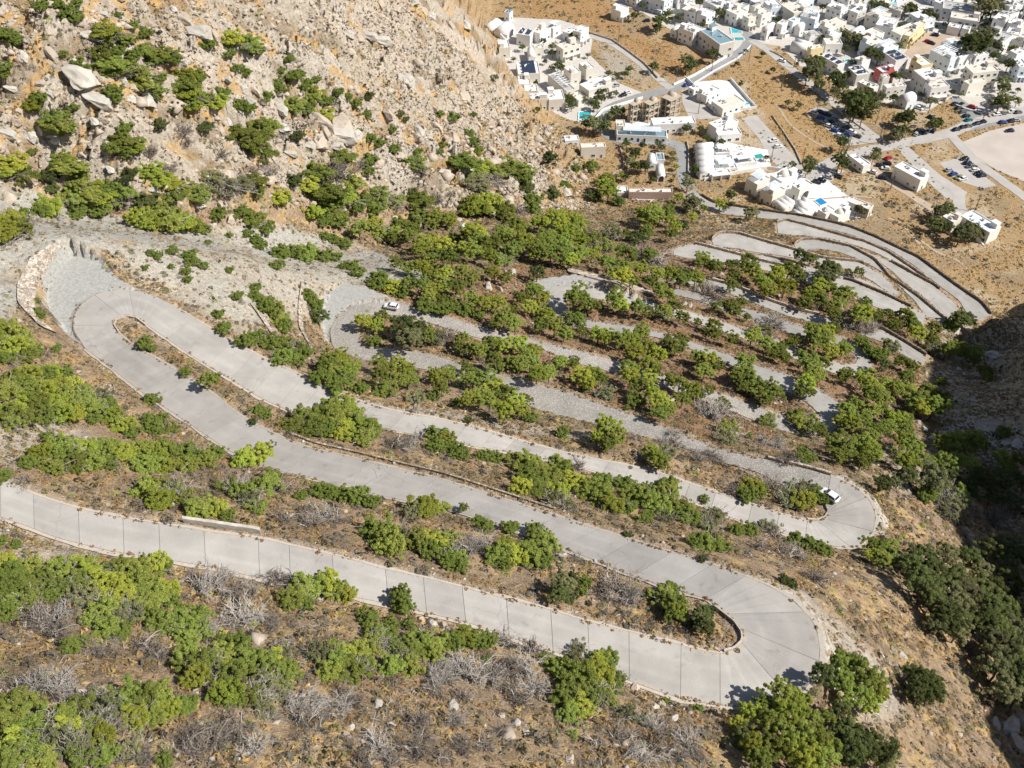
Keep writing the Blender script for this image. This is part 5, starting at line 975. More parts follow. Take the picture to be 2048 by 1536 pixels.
# ---- houses
for a_ in [
 ('c', (70, 275), (165, 335), (250, 240), 6, 'white vaulted cottage against the cliff foot', 'lime_white', 'roof_white', 'V'),
 ('c', (165, 340), (350, 375), (470, 300), 7, 'white house with a big arched front and outside stair', 'lime_white', 'roof_white', 'VAE'),
 ('c', (340, 165), (378, 180), (412, 150), 5, 'tiny white chapel with a blue dome', 'lime_white', 'roof_white', 'ObB'),
 ('c', (460, 450), (640, 470), (720, 390), 7, 'white house with solar panels beside the arched house', 'lime_white', 'roof_white', 'S'),
 ('c', (680, 390), (765, 445), (880, 360), 6, 'white house with cream roof and blue shutters', 'lime_white', 'roof_cream', '', 'frame_blue'),
 ('c', (880, 340), (940, 380), (1010, 320), 5, 'low white house beside the blue pergola terrace', 'lime_white', 'roof_white', 'P', 'frame_blue'),
 ('c', (1195, 395), (1290, 430), (1385, 355), 9, 'tall white house where the hotel lane begins', 'lime_white', 'roof_white', 'L'),
 ('c', (1085, 395), (1145, 440), (1200, 370), 4, 'low house with pale turquoise roof', 'lime_white', 'blue_tint', 'B'),
 ('c', (225, 525), (245, 625), (385, 615), 6, 'beige flat roofed house beside the rocky slope', 'beige', 'roof_white', ''),
 ('c', (610, 595), (625, 690), (700, 685), 6, 'narrow white house with a vaulted roof above the pergola', 'lime_white', 'roof_white', 'V'),
 ('c', (690, 575), (697, 630), (815, 615), 5, 'cream house with flat roof beside the tall garden tree', 'cream', 'roof_cream', ''),
 ('c', (975, 585), (1065, 645), (1290, 575), 8, 'large cream roofed hotel with arched loggias', 'beige', 'roof_cream', 'GL'),
 ('c', (480, 800), (490, 960), (770, 940), 5, 'hotel wing with glass panels on its roof', 'cream', 'roof_white', 'S'),
 ('c', (485, 985), (500, 1090), (650, 1080), 5, 'small white wing of the courtyard hotel', 'beige', 'roof_white', ''),
 ('c', (570, 1095), (575, 1180), (740, 1170), 4, 'low beige wing inside the courtyard hotel', 'beige', 'roof_white', 'B'),
 ('c', (530, 1205), (545, 1290), (870, 1282), 7, 'long white roofed hotel wing with a row of windows', 'beige', 'roof_white', 'G'),
 ('c', (862, 1165), (880, 1290), (1085, 1270), 6, 'beige hotel wing ending at the palm garden', 'beige', 'roof_white', ''),
 ('c', (350, 980), (400, 1200), (490, 1180), 3, 'long low white terrace block along the cliff', 'lime_white', 'roof_white', 'B'),
 ('c', (910, 955), (1110, 1180), (1200, 1130), 6, 'narrow grey hotel wing with a glazed roof beside the blue pool', 'beige', 'roof_grey', 'P'),
 ('c', (1065, 875), (1165, 960), (1300, 935), 7, 'beige house with white roof and corner buttress', 'beige', 'roof_white', 'E'),
 ('c', (1240, 825), (1360, 905), (1490, 890), 7, 'beige house with white roof at the gravel plot', 'beige', 'roof_white', ''),
 ('c', (1280, 1085), (1395, 1175), (1690, 1065), 7, 'wide white roofed hotel beside the small car park', 'beige', 'roof_white', 'GL'),
 ('c', (1190, 1205), (1262, 1300), (1340, 1235), 3, 'cream canopy roof in the hotel garden', 'cream', 'roof_cream', 'B'),
 ('d', (285, 90), (380, 118), (465, 78), 6, 'white house alone beyond the brown field', 'lime_white', 'roof_white', 'L'),
 ('d', (935, 258), (1070, 320), (1150, 270), 8, 'three storey white house with grey flank', 'lime_white', 'roof_white', 'E'),
 ('d', (850, 252), (905, 275), (945, 240), 6, 'small white vaulted house beside the grey flanked house', 'lime_white', 'roof_white', 'V'),
 ('e', (285, 355), (480, 545), (620, 475), 10, 'grey four storey hotel with a blue glass roof beside its pool', 'stone_wall', 'roof_glass', 'G'),
 ('e', (470, 545), (560, 600), (620, 560), 5, 'low white annex of the grey hotel at the street', 'beige', 'roof_white', 'B'),
 ('e', (30, 110), (190, 172), (270, 105), 8, 'white double house above the wide tree', 'lime_white', 'roof_cream', 'E'),
 ('e', (210, 165), (320, 212), (415, 145), 8, 'white gabled house with deep blue doors', 'lime_white', 'roof_white', 'L', 'frame_blue'),
 ('e', (0, 330), (160, 405), (220, 345), 9, 'white house with a tall blank grey side wall', 'lime_white', 'roof_white', ''),
 ('e', (270, 22), (440, 95), (560, 60), 8, 'long white house behind the dark garden tree', 'lime_white', 'roof_white', 'P'),
 ('e', (470, 75), (590, 100), (680, 65), 7, 'white and blue studio block with blue railings', 'blue_tint', 'roof_white', 'L', 'frame_blue'),
 ('e', (595, 112), (685, 190), (770, 115), 8, 'white cube house with a shaded side beside the blue block', 'lime_white', 'roof_cream', ''),
 ('e', (760, 192), (830, 235), (915, 205), 8, 'cream house with small balconies above the street bend', 'cream', 'roof_cream', 'L'),
 ('e', (900, 142), (985, 195), (1100, 145), 8, 'pale house with roof terrace behind the street bend', 'lime_white', 'roof_cream', ''),
 ('e', (980, 315), (1060, 335), (1180, 285), 9, 'white arched villa at the street corner', 'lime_white', 'roof_white', 'VA'),
 ('e', (1165, 292), (1230, 312), (1310, 265), 9, 'white arched villa in the middle of its row', 'lime_white', 'roof_white', 'AL'),
 ('e', (1300, 245), (1360, 275), (1440, 225), 9, 'bluish white villa at the end of the arched row', 'blue_tint', 'roof_white', 'A'),
 ('e', (1400, 292), (1455, 312), (1515, 275), 8, 'white barrel vaulted house beside the arched row', 'lime_white', 'roof_white', 'V'),
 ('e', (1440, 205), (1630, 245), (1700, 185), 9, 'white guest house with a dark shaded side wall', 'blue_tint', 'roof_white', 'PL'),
 ('e', (1700, 295), (1800, 355), (1990, 255), 8, 'wide cream guest house with a sandy roof', 'cream', 'roof_cream', ''),
 ('e', (1750, 415), (1845, 455), (1950, 405), 6, 'low white house under the cream guest house', 'lime_white', 'roof_white', ''),
 ('e', (1350, 475), (1530, 535), (1600, 465), 8, 'white terrace of houses with grey shaded backs', 'lime_white', 'roof_white', 'V2'),
 ('e', (1560, 565), (1582, 605), (1720, 562), 7, 'white roofed house with a yellow front', 'yellow_wall', 'roof_white', ''),
 ('e', (1690, 685), (1900, 795), (2000, 772), 7, 'white studio block with rows of solar panels and a red end', 'lime_white', 'roof_white', 'S'),
 ('e', (1600, 470), (1760, 540), (1990, 600), 5, 'long low pinkish terrace behind the solar block', 'lime_white', 'roof_cream', 'B'),
 ('e', (1010, 25), (1100, 112), (1250, 92), 8, 'white house with a balustrade terrace in the upper row', 'blue_tint', 'roof_white', 'L'),
 ('e', (1250, 65), (1375, 172), (1540, 115), 9, 'dark beige house with a rounded tower corner', 'beige', 'roof_cream', ''),
 ('e', (680, 80), (760, 112), (830, 65), 8, 'pale blue roofed house in the upper row', 'lime_white', 'roof_grey', ''),
 ('e', (810, 62), (900, 95), (1000, 50), 7, 'pale house with planted terrace in the upper row', 'cream', 'roof_grey', 'P'),
 ('e', (0, 40), (90, 75), (180, 40), 7, 'white house at the top of the village street', 'lime_white', 'roof_white', ''),
 ('e', (1330, 10), (1470, 60), (1640, 20), 8, 'long house with a blue shop awning', 'blue_tint', 'roof_white', '', 'frame_blue'),
 ('e', (1780, 70), (1940, 140), (2010, 80), 8, 'long white house beside the narrow upper alley', 'lime_white', 'roof_white', ''),
 ('f', (120, 395), (240, 462), (390, 385), 8, 'white house with a sunken roof terrace', 'lime_white', 'roof_cream', ''),
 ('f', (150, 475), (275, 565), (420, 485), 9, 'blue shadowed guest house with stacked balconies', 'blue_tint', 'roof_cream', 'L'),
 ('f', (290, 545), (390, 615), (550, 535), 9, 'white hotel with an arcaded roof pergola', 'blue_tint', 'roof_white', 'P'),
 ('f', (400, 625), (540, 725), (680, 685), 9, 'white pitched block with a field of solar panels', 'lime_white', 'roof_white', 'S'),
 ('f', (50, 695), (140, 745), (240, 705), 6, 'small house with a cream roof beside the turquoise pool', 'lime_white', 'roof_cream', ''),
 ('f', (0, 795), (80, 895), (220, 855), 7, 'white house with one wide solar array', 'stone_wall', 'roof_white', 'S'),
 ('f', (290, 805), (380, 865), (530, 835), 7, 'red walled house with a pale blue roof', 'red_wall', 'blue_tint', ''),
 ('f', (90, 975), (270, 1055), (345, 1022), 8, 'peach apartment block with a white roof', 'cream', 'roof_white', 'B'),
 ('f', (340, 895), (390, 925), (440, 932), 11, 'narrow cream stair tower of the peach apartments', 'cream', 'roof_white', 'B'),
 ('f', (410, 1015), (432, 1045), (660, 1012), 8, 'peach block with a white dome tank on its roof', 'cream', 'roof_white', 'O'),
 ('f', (600, 1085), (692, 1152), (790, 1105), 8, 'white chapel like house with a pointed gable', 'blue_tint', 'roof_white', 'V'),
 ('f', (690, 705), (842, 785), (1000, 775), 9, 'beige hotel with a yellow end wall', 'yellow_wall', 'roof_white', 'G'),
 ('f', (750, 835), (882, 945), (1090, 905), 10, 'beige hotel with a small pool on its terrace', 'stone_wall', 'roof_white', 'L'),
 ('f', (890, 965), (962, 1045), (1170, 1015), 9, 'white hotel with a sandy roof and curved balconies', 'lime_white', 'roof_cream', 'L'),
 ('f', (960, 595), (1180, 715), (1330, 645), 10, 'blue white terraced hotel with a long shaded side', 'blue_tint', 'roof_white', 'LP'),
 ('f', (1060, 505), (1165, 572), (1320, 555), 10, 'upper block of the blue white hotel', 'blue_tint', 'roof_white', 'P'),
 ('f', (1200, 625), (1295, 692), (1440, 615), 10, 'stepped end of the blue white hotel', 'lime_white', 'blue_tint', 'L'),
 ('f', (1430, 645), (1482, 675), (1640, 645), 8, 'white block with blue shutters behind the blue white hotel', 'lime_white', 'roof_white', '', 'frame_blue'),
 ('f', (1360, 785), (1450, 875), (1750, 835), 11, 'large beige hotel with many small arched windows', 'cream', 'roof_cream', 'G'),
 ('f', (1330, 965), (1400, 1005), (1600, 950), 7, 'front wing of the large beige hotel', 'cream', 'roof_cream', ''),
 ('f', (540, 345), (600, 425), (760, 295), 8, 'sandy roofed house next to the curved yellow building', 'cream', 'roof_cream', ''),
 ('f', (660, 415), (700, 440), (870, 265), 8, 'yellow building with a curved front', 'yellow_wall', 'roof_cream', 'L'),
 ('f', (300, 300), (510, 340), (580, 230), 9, 'white hotel with a rounded vault at its end', 'lime_white', 'roof_white', ''),
 ('f', (0, 335), (60, 385), (150, 305), 8, 'white house with rounded roof corners', 'blue_tint', 'roof_white', 'V'),
 ('f', (130, 195), (330, 235), (560, 195), 8, 'long sandy roofed house behind the vaulted hotel', 'cream', 'roof_cream', 'P'),
 ('f', (0, 125), (90, 165), (190, 105), 8, 'grey balcony house at the end of the upper alley', 'stone_wall', 'roof_white', 'L'),
 ('f', (0, 60), (100, 90), (200, 50), 7, 'cream roofed house beside the clipped hedge', 'lime_white', 'roof_cream', ''),
 ('f', (1090, 115), (1460, 155), (1490, 65), 8, 'large flat grey roofed hall with white rails', 'lime_white', 'roof_grey', 'B'),
 ('f', (1180, 215), (1520, 265), (1540, 195), 8, 'taverna building with a cluttered sandy roof', 'stone_wall', 'roof_cream', 'G'),
 ('f', (1150, 315), (1290, 345), (1310, 300), 4, 'white awning roof in front of the taverna building', 'lime_white', 'roof_white', 'B'),
 ('f', (1320, 335), (1400, 362), (1410, 318), 4, 'small white awning beside the taverna building', 'lime_white', 'roof_white', 'B'),
 ('f', (1700, 205), (1830, 262), (1850, 185), 8, 'white house with open arcade beyond the round tree', 'lime_white', 'roof_white', 'L'),
 ('f', (1860, 265), (2010, 312), (2030, 245), 8, 'white house with a walled roof terrace beyond the round tree', 'lime_white', 'roof_white', ''),
 ('f', (1700, 145), (1880, 192), (2048, 175), 8, 'long white house with a grey roof in the far row', 'lime_white', 'roof_grey', ''),
 ('f', (1830, 395), (1990, 425), (2048, 365), 6, 'low white house with a shaded veranda', 'lime_white', 'roof_white', 'L'),
 ('f', (1860, 455), (2040, 505), (2070, 445), 6, 'cream house with three dark windows', 'cream', 'roof_cream', ''),
 ('f', (1890, 600), (1965, 648), (2070, 600), 6, 'white house beside the sandy garden', 'lime_white', 'roof_white', ''),
 ('f', (1920, 700), (1995, 800), (2100, 800), 9, 'tall bluish house with long blue railings', 'blue_tint', 'roof_white', 'L', 'frame_blue'),
 ('f', (1850, 45), (1950, 85), (2060, 75), 8, 'far white house behind the dark trees', 'lime_white', 'roof_white', ''),
 ('f', (460, 85), (600, 142), (620, 105), 5, 'grey roofed shed beside the clipped hedge', 'stone_wall', 'roof_grey', 'B'),
 ('f', (820, 95), (840, 162), (940, 125), 4, 'white sail roof beside the far pool', 'lime_white', 'roof_white', 'B'),
 ('f', (1020, 20), (1090, 60), (1150, 10), 7, 'small white house at the far street', 'lime_white', 'roof_white', ''),
 ('g', (165, 235), (185, 305), (290, 312), 6, 'cream block with a roof stair at the street bend', 'cream', 'roof_cream', ''),
 ('g', (170, 330), (190, 405), (760, 440), 3, 'white terrace bar with glass roof along the street', 'lime_white', 'roof_glass', 'BP', 'frame_blue'),
 ('g', (590, 215), (605, 292), (1090, 262), 5, 'long low white roof behind the terrace bar', 'lime_white', 'roof_white', 'B'),
 ('g', (1240, 268), (1325, 335), (1570, 245), 7, 'white villa with a sunken roof court at the gravel lane', 'lime_white', 'roof_white', ''),
 ('g', (1320, 340), (1345, 415), (1610, 380), 4, 'white front wing of the villa at the gravel lane', 'lime_white', 'roof_white', 'BG'),
 ('g', (545, 600), (560, 690), (645, 690), 5, 'small white vaulted house in the olive garden', 'lime_white', 'roof_white', 'V'),
 ('g', (640, 720), (660, 830), (745, 830), 5, 'white vaulted house with a round gable in the olive garden', 'lime_white', 'roof_white', 'VA'),
 ('g', (635, 610), (645, 690), (715, 690), 3.4, 'glazed pergola between the two vaulted houses', 'lime_white', 'roof_glass', 'B'),
 ('g', (325, 1010), (330, 1060), (830, 1060), 7, 'pink stone villa with terraces below the olive garden', 'pink_wall', 'roof_cream', 'G'),
 ('g', (190, 985), (195, 1065), (320, 1062), 4, 'low white wing of the pink villa', 'beige', 'roof_white', 'B'),
 ('g', (280, 1155), (285, 1190), (790, 1200), 2.6, 'white front terrace of the pink villa', 'lime_white', 'roof_white', 'B'),
 ('b', (1490, 845), (1500, 870), (1645, 865), 6, 'cream house with a satellite dish roof at the street bend', 'beige', 'roof_cream', 'G'),
 ('b', (1395, 800), (1405, 830), (1490, 825), 3, 'small white carport beside the cream house', 'lime_white', 'roof_white', 'B'),
 ('s', (55, 350), (125, 402), (205, 345), 7, 'cream hotel block with a blue pergola roof', 'cream', 'roof_white', 'P'),
 ('s', (165, 425), (235, 482), (315, 425), 7, 'cream hotel block with deep balconies beside the blue pergola block', 'cream', 'roof_white', 'PL'),
 ('s', (200, 340), (300, 380), (440, 330), 6, 'white upper terrace of the hillside hotel', 'lime_white', 'roof_white', 'O'),
 ('s', (250, 480), (330, 540), (420, 490), 7, 'arched balcony wing of the hillside hotel', 'cream', 'roof_white', 'V3'),
 ('s', (380, 400), (430, 440), (520, 390), 6, 'white block with a cream arch beside the hotel pool', 'cream', 'roof_white', 'A'),
 ('s', (370, 560), (460, 610), (560, 560), 6, 'white vaulted wing of the hillside hotel above the road', 'lime_white', 'roof_white', 'V3'),
 ('s', (400, 510), (470, 540), (540, 500), 6, 'white middle vaults of the hillside hotel', 'lime_white', 'roof_white', 'V2'),
 ('s', (560, 580), (620, 615), (690, 580), 5, 'white house with a sandy cupola below the pool', 'lime_white', 'roof_white', 'O'),
 ('s', (640, 600), (710, 640), (800, 590), 4, 'lowest white terrace of the hillside hotel', 'lime_white', 'roof_white', 'O'),
 ('s', (785, 525), (930, 582), (965, 550), 4, 'grey stone shed with a flat roof below the hotel', 'stone_wall', 'roof_cream', 'B'),
 ('s', (1110, 268), (1300, 368), (1365, 332), 7, 'lone white two storey block on the gravel forecourt', 'lime_white', 'roof_white', ''),
 ('s', (790, 188), (890, 268), (940, 248), 3.5, 'long low white kiosk on the street', 'lime_white', 'roof_white', 'B'),
 ('s', (1455, 630), (1540, 675), (1605, 645), 6, 'cream villa hidden by palms below the forecourt', 'cream', 'roof_cream', ''),
 ('s', (1590, 625), (1800, 748), (1885, 705), 6, 'white villa with pale blue roof terraces beside the cream villa', 'lime_white', 'blue_tint', 'E', 'frame_blue'),
 ('d', (1090, 865), (1180, 905), (1310, 835), 4, 'white pavilion of the walled resort', 'lime_white', 'roof_white', '', 'frame_blue'),
 ('d', (1200, 955), (1330, 1022), (1560, 965), 4, 'large low white house of the walled resort', 'lime_white', 'roof_cream', 'B', 'frame_blue'),
 ('d', (1020, 820), (1060, 845), (1110, 815), 3, 'small white hut of the walled resort', 'lime_white', 'roof_white', 'B', 'frame_blue'),
]: house(*a_)
# small houses filling the dense lanes
TOWN = [(1240, 0), (1300, 20), (1350, 55), (1400, 90), (1440, 40), (1480, 45), (1530, 60), (1580, 60), (1660, 100), (1700, 130), (1760, 150), (1800, 95), (1850, 60), (1900, 50), (1950, 80), (2000, 120), (2045, 140), (2100, 60), (2100, -25), (1280, -25)]
rs = random.Random(5); k_ = 0
for _ in range(900):
    u, v = rs.uniform(1240, 2100), rs.uniform(-25, 165)
    if not in_poly(np.array([u]), np.array([v]), TOWN)[0]: continue
    p = at_z(u, v, 0)[:2]; w0, d0 = rs.uniform(7, 13), rs.uniform(7, 12); r0 = .5 * math.hypot(w0, d0)
    if any((p[0] - q[0]) ** 2 + (p[1] - q[1]) ** 2 < ((r0 + q[2]) * .93) ** 2 for q in HPOS): continue
    h = rs.choice((3.6, 6.4, 6.8, 7.2, 9.3)); th = rs.choice((.45, .5, -.7, .35)) + rs.uniform(-.12, .12); ex, ey = np.array([math.cos(th), math.sin(th)]), np.array([-math.sin(th), math.cos(th)])
    pc = [p + ex * sx * w0 / 2 + ey * sy * d0 / 2 for sx, sy in ((-1, 1), (-1, -1), (1, -1))]; q3 = [tuple(float(t[0]) for t in project(np.array([a[0]]), np.array([a[1]]), np.array([h]))[:2]) for a in pc]
    st = rs.choice((('lime_white', 'roof_white', '', 'white flat roofed'), ('lime_white', 'roof_white', 'V', 'white vaulted'), ('cream', 'roof_cream', '', 'cream flat roofed'), ('lime_white', 'roof_white', 'P', 'white pergola roofed'), ('lime_white', 'roof_grey', '', 'grey roofed white'), ('blue_tint', 'roof_white', 'L', 'bluish balcony'), ('lime_white', 'roof_white', 'S', 'solar roofed white')))
    sz = 'low' if h < 4 else ('tall' if h > 9 else 'two storey'); zn = 'in the far upper rows' if v < 30 else ('beside the street bend' if u < 1560 else ('in the dense middle rows' if u < 1800 else 'in the rows beyond the sandy lot'))
    house('p', *q3, h, f'{sz} {st[3]} house squeezed {zn}', st[0], st[1], st[2], grp=f'{sz} {st[3]} houses {zn}'); k_ += 1
# vaulted terrace houses: five barrels in a row stepping down to the pool
for i in range(5):
    y = 500 + 68 * i
    house('g', (1100 + 8 * i, y - 30), (1118 + 8 * i, y + 30), (1300, y + 8 - 4 * i), 6 - .3 * i, ('topmost', 'second', 'middle', 'fourth', 'lowest')[i] + ' barrel vaulted house of the white terrace row', 'stone_wall' if False else 'lime_white', 'roof_white', 'V')
for i, (L, N, R, h) in enumerate([((1300, 560), (1320, 620), (1480, 600), 3.2), ((1300, 640), (1320, 700), (1520, 690), 2.8), ((1310, 720), (1320, 800), (1560, 770), 2.6), ((1480, 610), (1500, 670), (1640, 650), 2.4), ((1520, 690), (1540, 750), (1780, 700), 2.2), ((1240, 810), (1250, 870), (1480, 830), 2.0)]):
    house('g', L, N, R, h, f'{("upper", "second", "third", "garden", "poolside", "bottom")[i]} white courtyard terrace of the vaulted row', 'lime_white', 'roof_white', 'BL' if i % 2 else 'BP')
# unfinished concrete blocks: bare frames of slabs and columns
def skeleton(w_, L, N, R, h, label):
    c, W, D, th = frame3(w_, L, N, R, h); e = empty('unfinished_block', (c[0], c[1], 0), th, label, 'building')
    for s in range(4):
        z = s * h / 3; MB().box((0, 0, z - .12 if s else .1), (W - .6 * (s % 2), D - .4 * (s % 2), .28)).build('floor_slab', 'raw_concrete', e)
    for ix in range(3):
        for iy in range(3): MB().box(((ix - 1) * (W / 2 - .6), (iy - 1) * (D / 2 - .6), h / 2), (.45, .45, h - .3)).build('column', 'raw_concrete', e)
    for s in range(3): MB().box((W * .22, D * .1, s * h / 3 + h / 6), (.25, D * .6, h / 3 - .3)).build('partition_wall', 'raw_concrete', e); MB().box((-W * .1, D / 2 - .25, s * h / 3 + h / 6), (W * .7, .22, h / 3 - .3)).build('partition_wall', 'raw_concrete', e)
    mb = MB(); mb.vault(W * .4, D * .5, 0, 8, 1.4); o = mb.build('concrete_vault', 'raw_concrete', e, True); o.location = (W * .2, D * .15, h)
skeleton('d', (440, 965), (500, 990), (600, 950), 9.5, 'unfinished concrete block nearest the street bend')
skeleton('d', (585, 950), (650, 985), (755, 930), 9.5, 'unfinished concrete block between two others')
skeleton('d', (750, 905), (850, 950), (955, 890), 9.5, 'unfinished concrete block beside the gravel yard')
# thatched parasols of the terrace row
for i in range(5):
    p = at_z(*px('g', 1095 + 8 * i, 530 + 66 * i), 2)[:2]; e = empty('thatched_parasol', (p[0], p[1], 0), 0, 'grey thatched parasol behind the white vaulted row', 'parasol', 'thatched parasols')
    MB().lathe([(1.9, 2.1), (1.2, 2.8), (.1, 3.6)], 10).build('canopy', 'thatch', e); MB().tube((0, 0, -.3), (0, 0, 3.4), .08).build('pole', 'wood_brown', e)
# pools
pool('c', [(1272, 1440), (1420, 1432), (1412, 1528), (1266, 1530)], 'pool_turquoise', 'big bright turquoise hotel pool in the palm garden')
pool('c', [(850, 1105), (935, 1095), (985, 1180), (900, 1185)], 'pool_blue', 'deep blue pool beside the glazed hotel wing')
pool('e', [(615, 340), (740, 385), (745, 405), (620, 405)], 'pool_turquoise', 'turquoise pool beside the grey hotel')
pool('e', [(650, 455), (760, 455), (770, 490), (660, 490)], 'pool_green', 'round edged green pool beside the street bend')
pool('e', [(1730, 545), (1780, 590), (1760, 595), (1715, 555)], 'pool_turquoise', 'narrow pool behind the solar block')
pool('f', [(0, 720), (50, 725), (60, 750), (0, 750)], 'pool_turquoise', 'small turquoise pool between solar block and cream roofed house')
pool('f', [(430, 0), (560, 0), (550, 55), (440, 35)], 'pool_turquoise', 'far turquoise pool beyond the clipped hedge')
pool('f', [(1185, 960), (1260, 970), (1275, 995), (1195, 985)], 'pool_blue', 'shaded blue pool at the foot of the beige hotel')
pool('g', [(525, 418), (640, 420), (640, 442), (530, 442)], 'pool_turquoise', 'slim turquoise pool of the terrace bar')
pool('g', [(1655, 650), (1830, 615), (1870, 665), (1680, 680)], 'pool_green', 'teal pool at the foot of the vaulted terrace row')
pool('s', [(535, 510), (580, 492), (628, 530), (580, 548)], 'pool_blue', 'blue pool of the hillside hotel')
pool('d', [(1535, 965), (1565, 955), (1580, 975), (1550, 982)], 'pool_turquoise', 'small round turquoise pool of the walled resort')
for i_, (w_, q, m_) in enumerate((('e', (560, 190), 'pool_turquoise'), ('f', (560, 590), 'pool_turquoise'), ('f', (1010, 905), 'pool_turquoise'), ('v', (560, 510), 'pool_turquoise'), ('c', (1130, 400), 'pool_turquoise'), ('e', (1740, 30), 'pool_blue'), ('f', (1250, 975), 'pool_blue'))):
    pool(w_, [(q[0] - 22, q[1] - 6), (q[0] + 18, q[1] - 12), (q[0] + 26, q[1] + 8), (q[0] - 14, q[1] + 13)], m_, ('small pool in front of the blue studio block', 'small pool beside the pitched solar block', 'rooftop pool of the beige hotel', 'turquoise pool behind the red ended block', 'small pool of the cliff foot hotels', 'pool behind the shop awning house', 'sunken pool beside the beige hotel lane')[i_])
# ---- low boundary walls
def lowwall(P, h, label, m='lime_white', w_='p', th=.4, name='garden_wall', z=None):
    W = np.array([at_z(*px(w_, *q), z or 0.0)[:2] for q in P]); W = resample(W, step=3.0)
    d = np.gradient(W, axis=0); d /= np.linalg.norm(d, axis=1, keepdims=True); n = np.stack([-d[:, 1], d[:, 0]], -1) * th / 2
    a, b = W + n, W - n; f = lambda q: np.c_[q, ground(q[:, 0], q[:, 1]) + h]
    o = ribbon(name, f(b), f(a), 0, m, None, h + .6); return tag(o, label, 'wall')
for P, h, lb in (([(1177, 66), (1224, 81), (1257, 104), (1289, 128), (1315, 157)], 1.0, 'long stone wall between brown field and hotel lane'),
                 ([(1190, 240), (1205, 222), (1235, 213), (1285, 198)], 1.4, 'white curved wall along the street by the pool garden'),
                 ([(1502, 92), (1475, 118), (1430, 142), (1388, 168)], .8, 'pale parapet on the field side of the street'),
                 ([(1347, 171), (1385, 154), (1425, 131), (1462, 110)], 1.2, 'pale wall along the street beside the wide tree'),
                 ([(1370, 158), (1395, 180), (1430, 228), (1512, 218), (1492, 196), (1460, 160)], 1.6, 'white wall round the walled resort'),
                 ([(1373, 284), (1377, 300), (1376, 352)], 1.0, 'stone parapet on the outside of the street bend'),
                 ([(1240, 300), (1248, 318), (1247, 340), (1225, 352)], 1.2, 'wall round the olive garden'),
                 ([(1235, 345), (1300, 345), (1352, 351)], 1.0, 'low wall between olive garden and pink villa'),
                 ([(1544, 232), (1560, 255), (1590, 300), (1603, 330)], .8, 'dry stone wall between gravel lane and orange field'),
                 ([(1408, 362), (1450, 352), (1530, 338), (1590, 345)], 1.6, 'long pale retaining wall below the vaulted terrace row'),
                 ([(1540, 102), (1560, 112), (1585, 130)], .7, 'low kerb wall beside the sandy island'),
                 ([(1903, 208), (1935, 222), (1970, 226)], .9, 'low white wall in front of the beige hotel'),
                 ([(1520, 80), (1560, 76), (1590, 70)], 1.2, 'white wall under the arched villas'),
                 ([(1640, 215), (1665, 214), (1730, 262)], .6, 'low kerb wall beside the car park')):
    lowwall(P, h, lb, 'lime_white' if 'white' in lb or 'pale' in lb else 'masonry_pale')
# ---- utility poles
def pole(w_, b, hgt, i):
    p = at_z(*px(w_, *b), 0)[:2]; e = empty('utility_pole', (p[0], p[1], float(ground(*p))), .6, 'tall wooden power pole in the village fields', 'pole', 'power poles of the village')
    MB().tube((0, 0, -1), (0, 0, hgt), .2, .13).build('mast', 'metal_pole', e)
    for k, z in enumerate((hgt - .5, hgt - 1.4)): MB().box((0, 0, z), (2.0, .12, .14)).build('crossarm', 'metal_pole', e)
    for sx in (-.8, 0, .8): MB().tube((sx, 0, hgt - .43), (sx, 0, hgt - .15), .07).build('insulator', 'frame_white', e)
for i, b in enumerate([('d', (1870, 820)), ('d', (1225, 660)), ('d', (890, 780)), ('d', (1570, 570)), ('d', (355, 415)), ('d', (1100, 1060)), ('v', (115, 570)), ('v', (10, 740)), ('v', (290, 1015)), ('v', (575, 1245)), ('v', (800, 1045)), ('v', (1240, 960)), ('s', (1085, 425)), ('s', (445, 250)), ('s', (220, 235)), ('s', (770, 150)), ('s', (995, 105)), ('s', (1690, 590)), ('g', (1395, 430)), ('v', (1700, 1010))]): pole(*b, 9, i)

# ---- cars
def prof_mesh(name, prof, hw, tuck=0.0, zt=None):
    """closed side profile (x,z) swept across the width, upper points drawn in"""
    V = []; n = len(prof); F = []
    for s in (-1, 1):
        for x, z in prof:
            t = 0 if zt is None else max(0, (z - zt[0]) / (zt[1] - zt[0])); V.append((x, s * (hw - tuck * t), z))
    F.append(tuple(range(n))); F.append(tuple(reversed(range(n, 2 * n))))
    for i in range(n): F.append((i, n + i, n + (i + 1) % n, (i + 1) % n))
    bm = bmesh.new(); vs = [bm.verts.new(v) for v in V]; bm.verts.ensure_lookup_table()
    for f in F: bm.faces.new([vs[i] for i in f])
    bmesh.ops.recalc_face_normals(bm, faces=bm.faces[:]); bmesh.ops.bevel(bm, geom=bm.edges[:], offset=.05, segments=2, affect='EDGES', profile=.5)
    me = bpy.data.meshes.new(name); bm.to_mesh(me); bm.free(); me.polygons.foreach_set('use_smooth', [True] * len(me.polygons)); return me
CAR = {}
body_p = [(-2.0, .32), (-2.05, .62), (-1.98, .88), (-.95, .95), (.95, .95), (1.85, .86), (2.02, .62), (1.98, .32)]
cab_p = [(-1.72, .93), (-1.42, 1.40), (-1.05, 1.47), (.15, 1.46), (.55, 1.34), (1.12, .93)]
roof_p = [(-1.46, 1.40), (-1.05, 1.49), (.15, 1.485), (.40, 1.41), (.1, 1.42), (-1.0, 1.42)]
CARM = {'body': prof_mesh('body', body_p, .87), 'cabin_glass': prof_mesh('cabin_glass', cab_p, .80, .14, (.93, 1.47)), 'roof': prof_mesh('roof', roof_p, .69)}
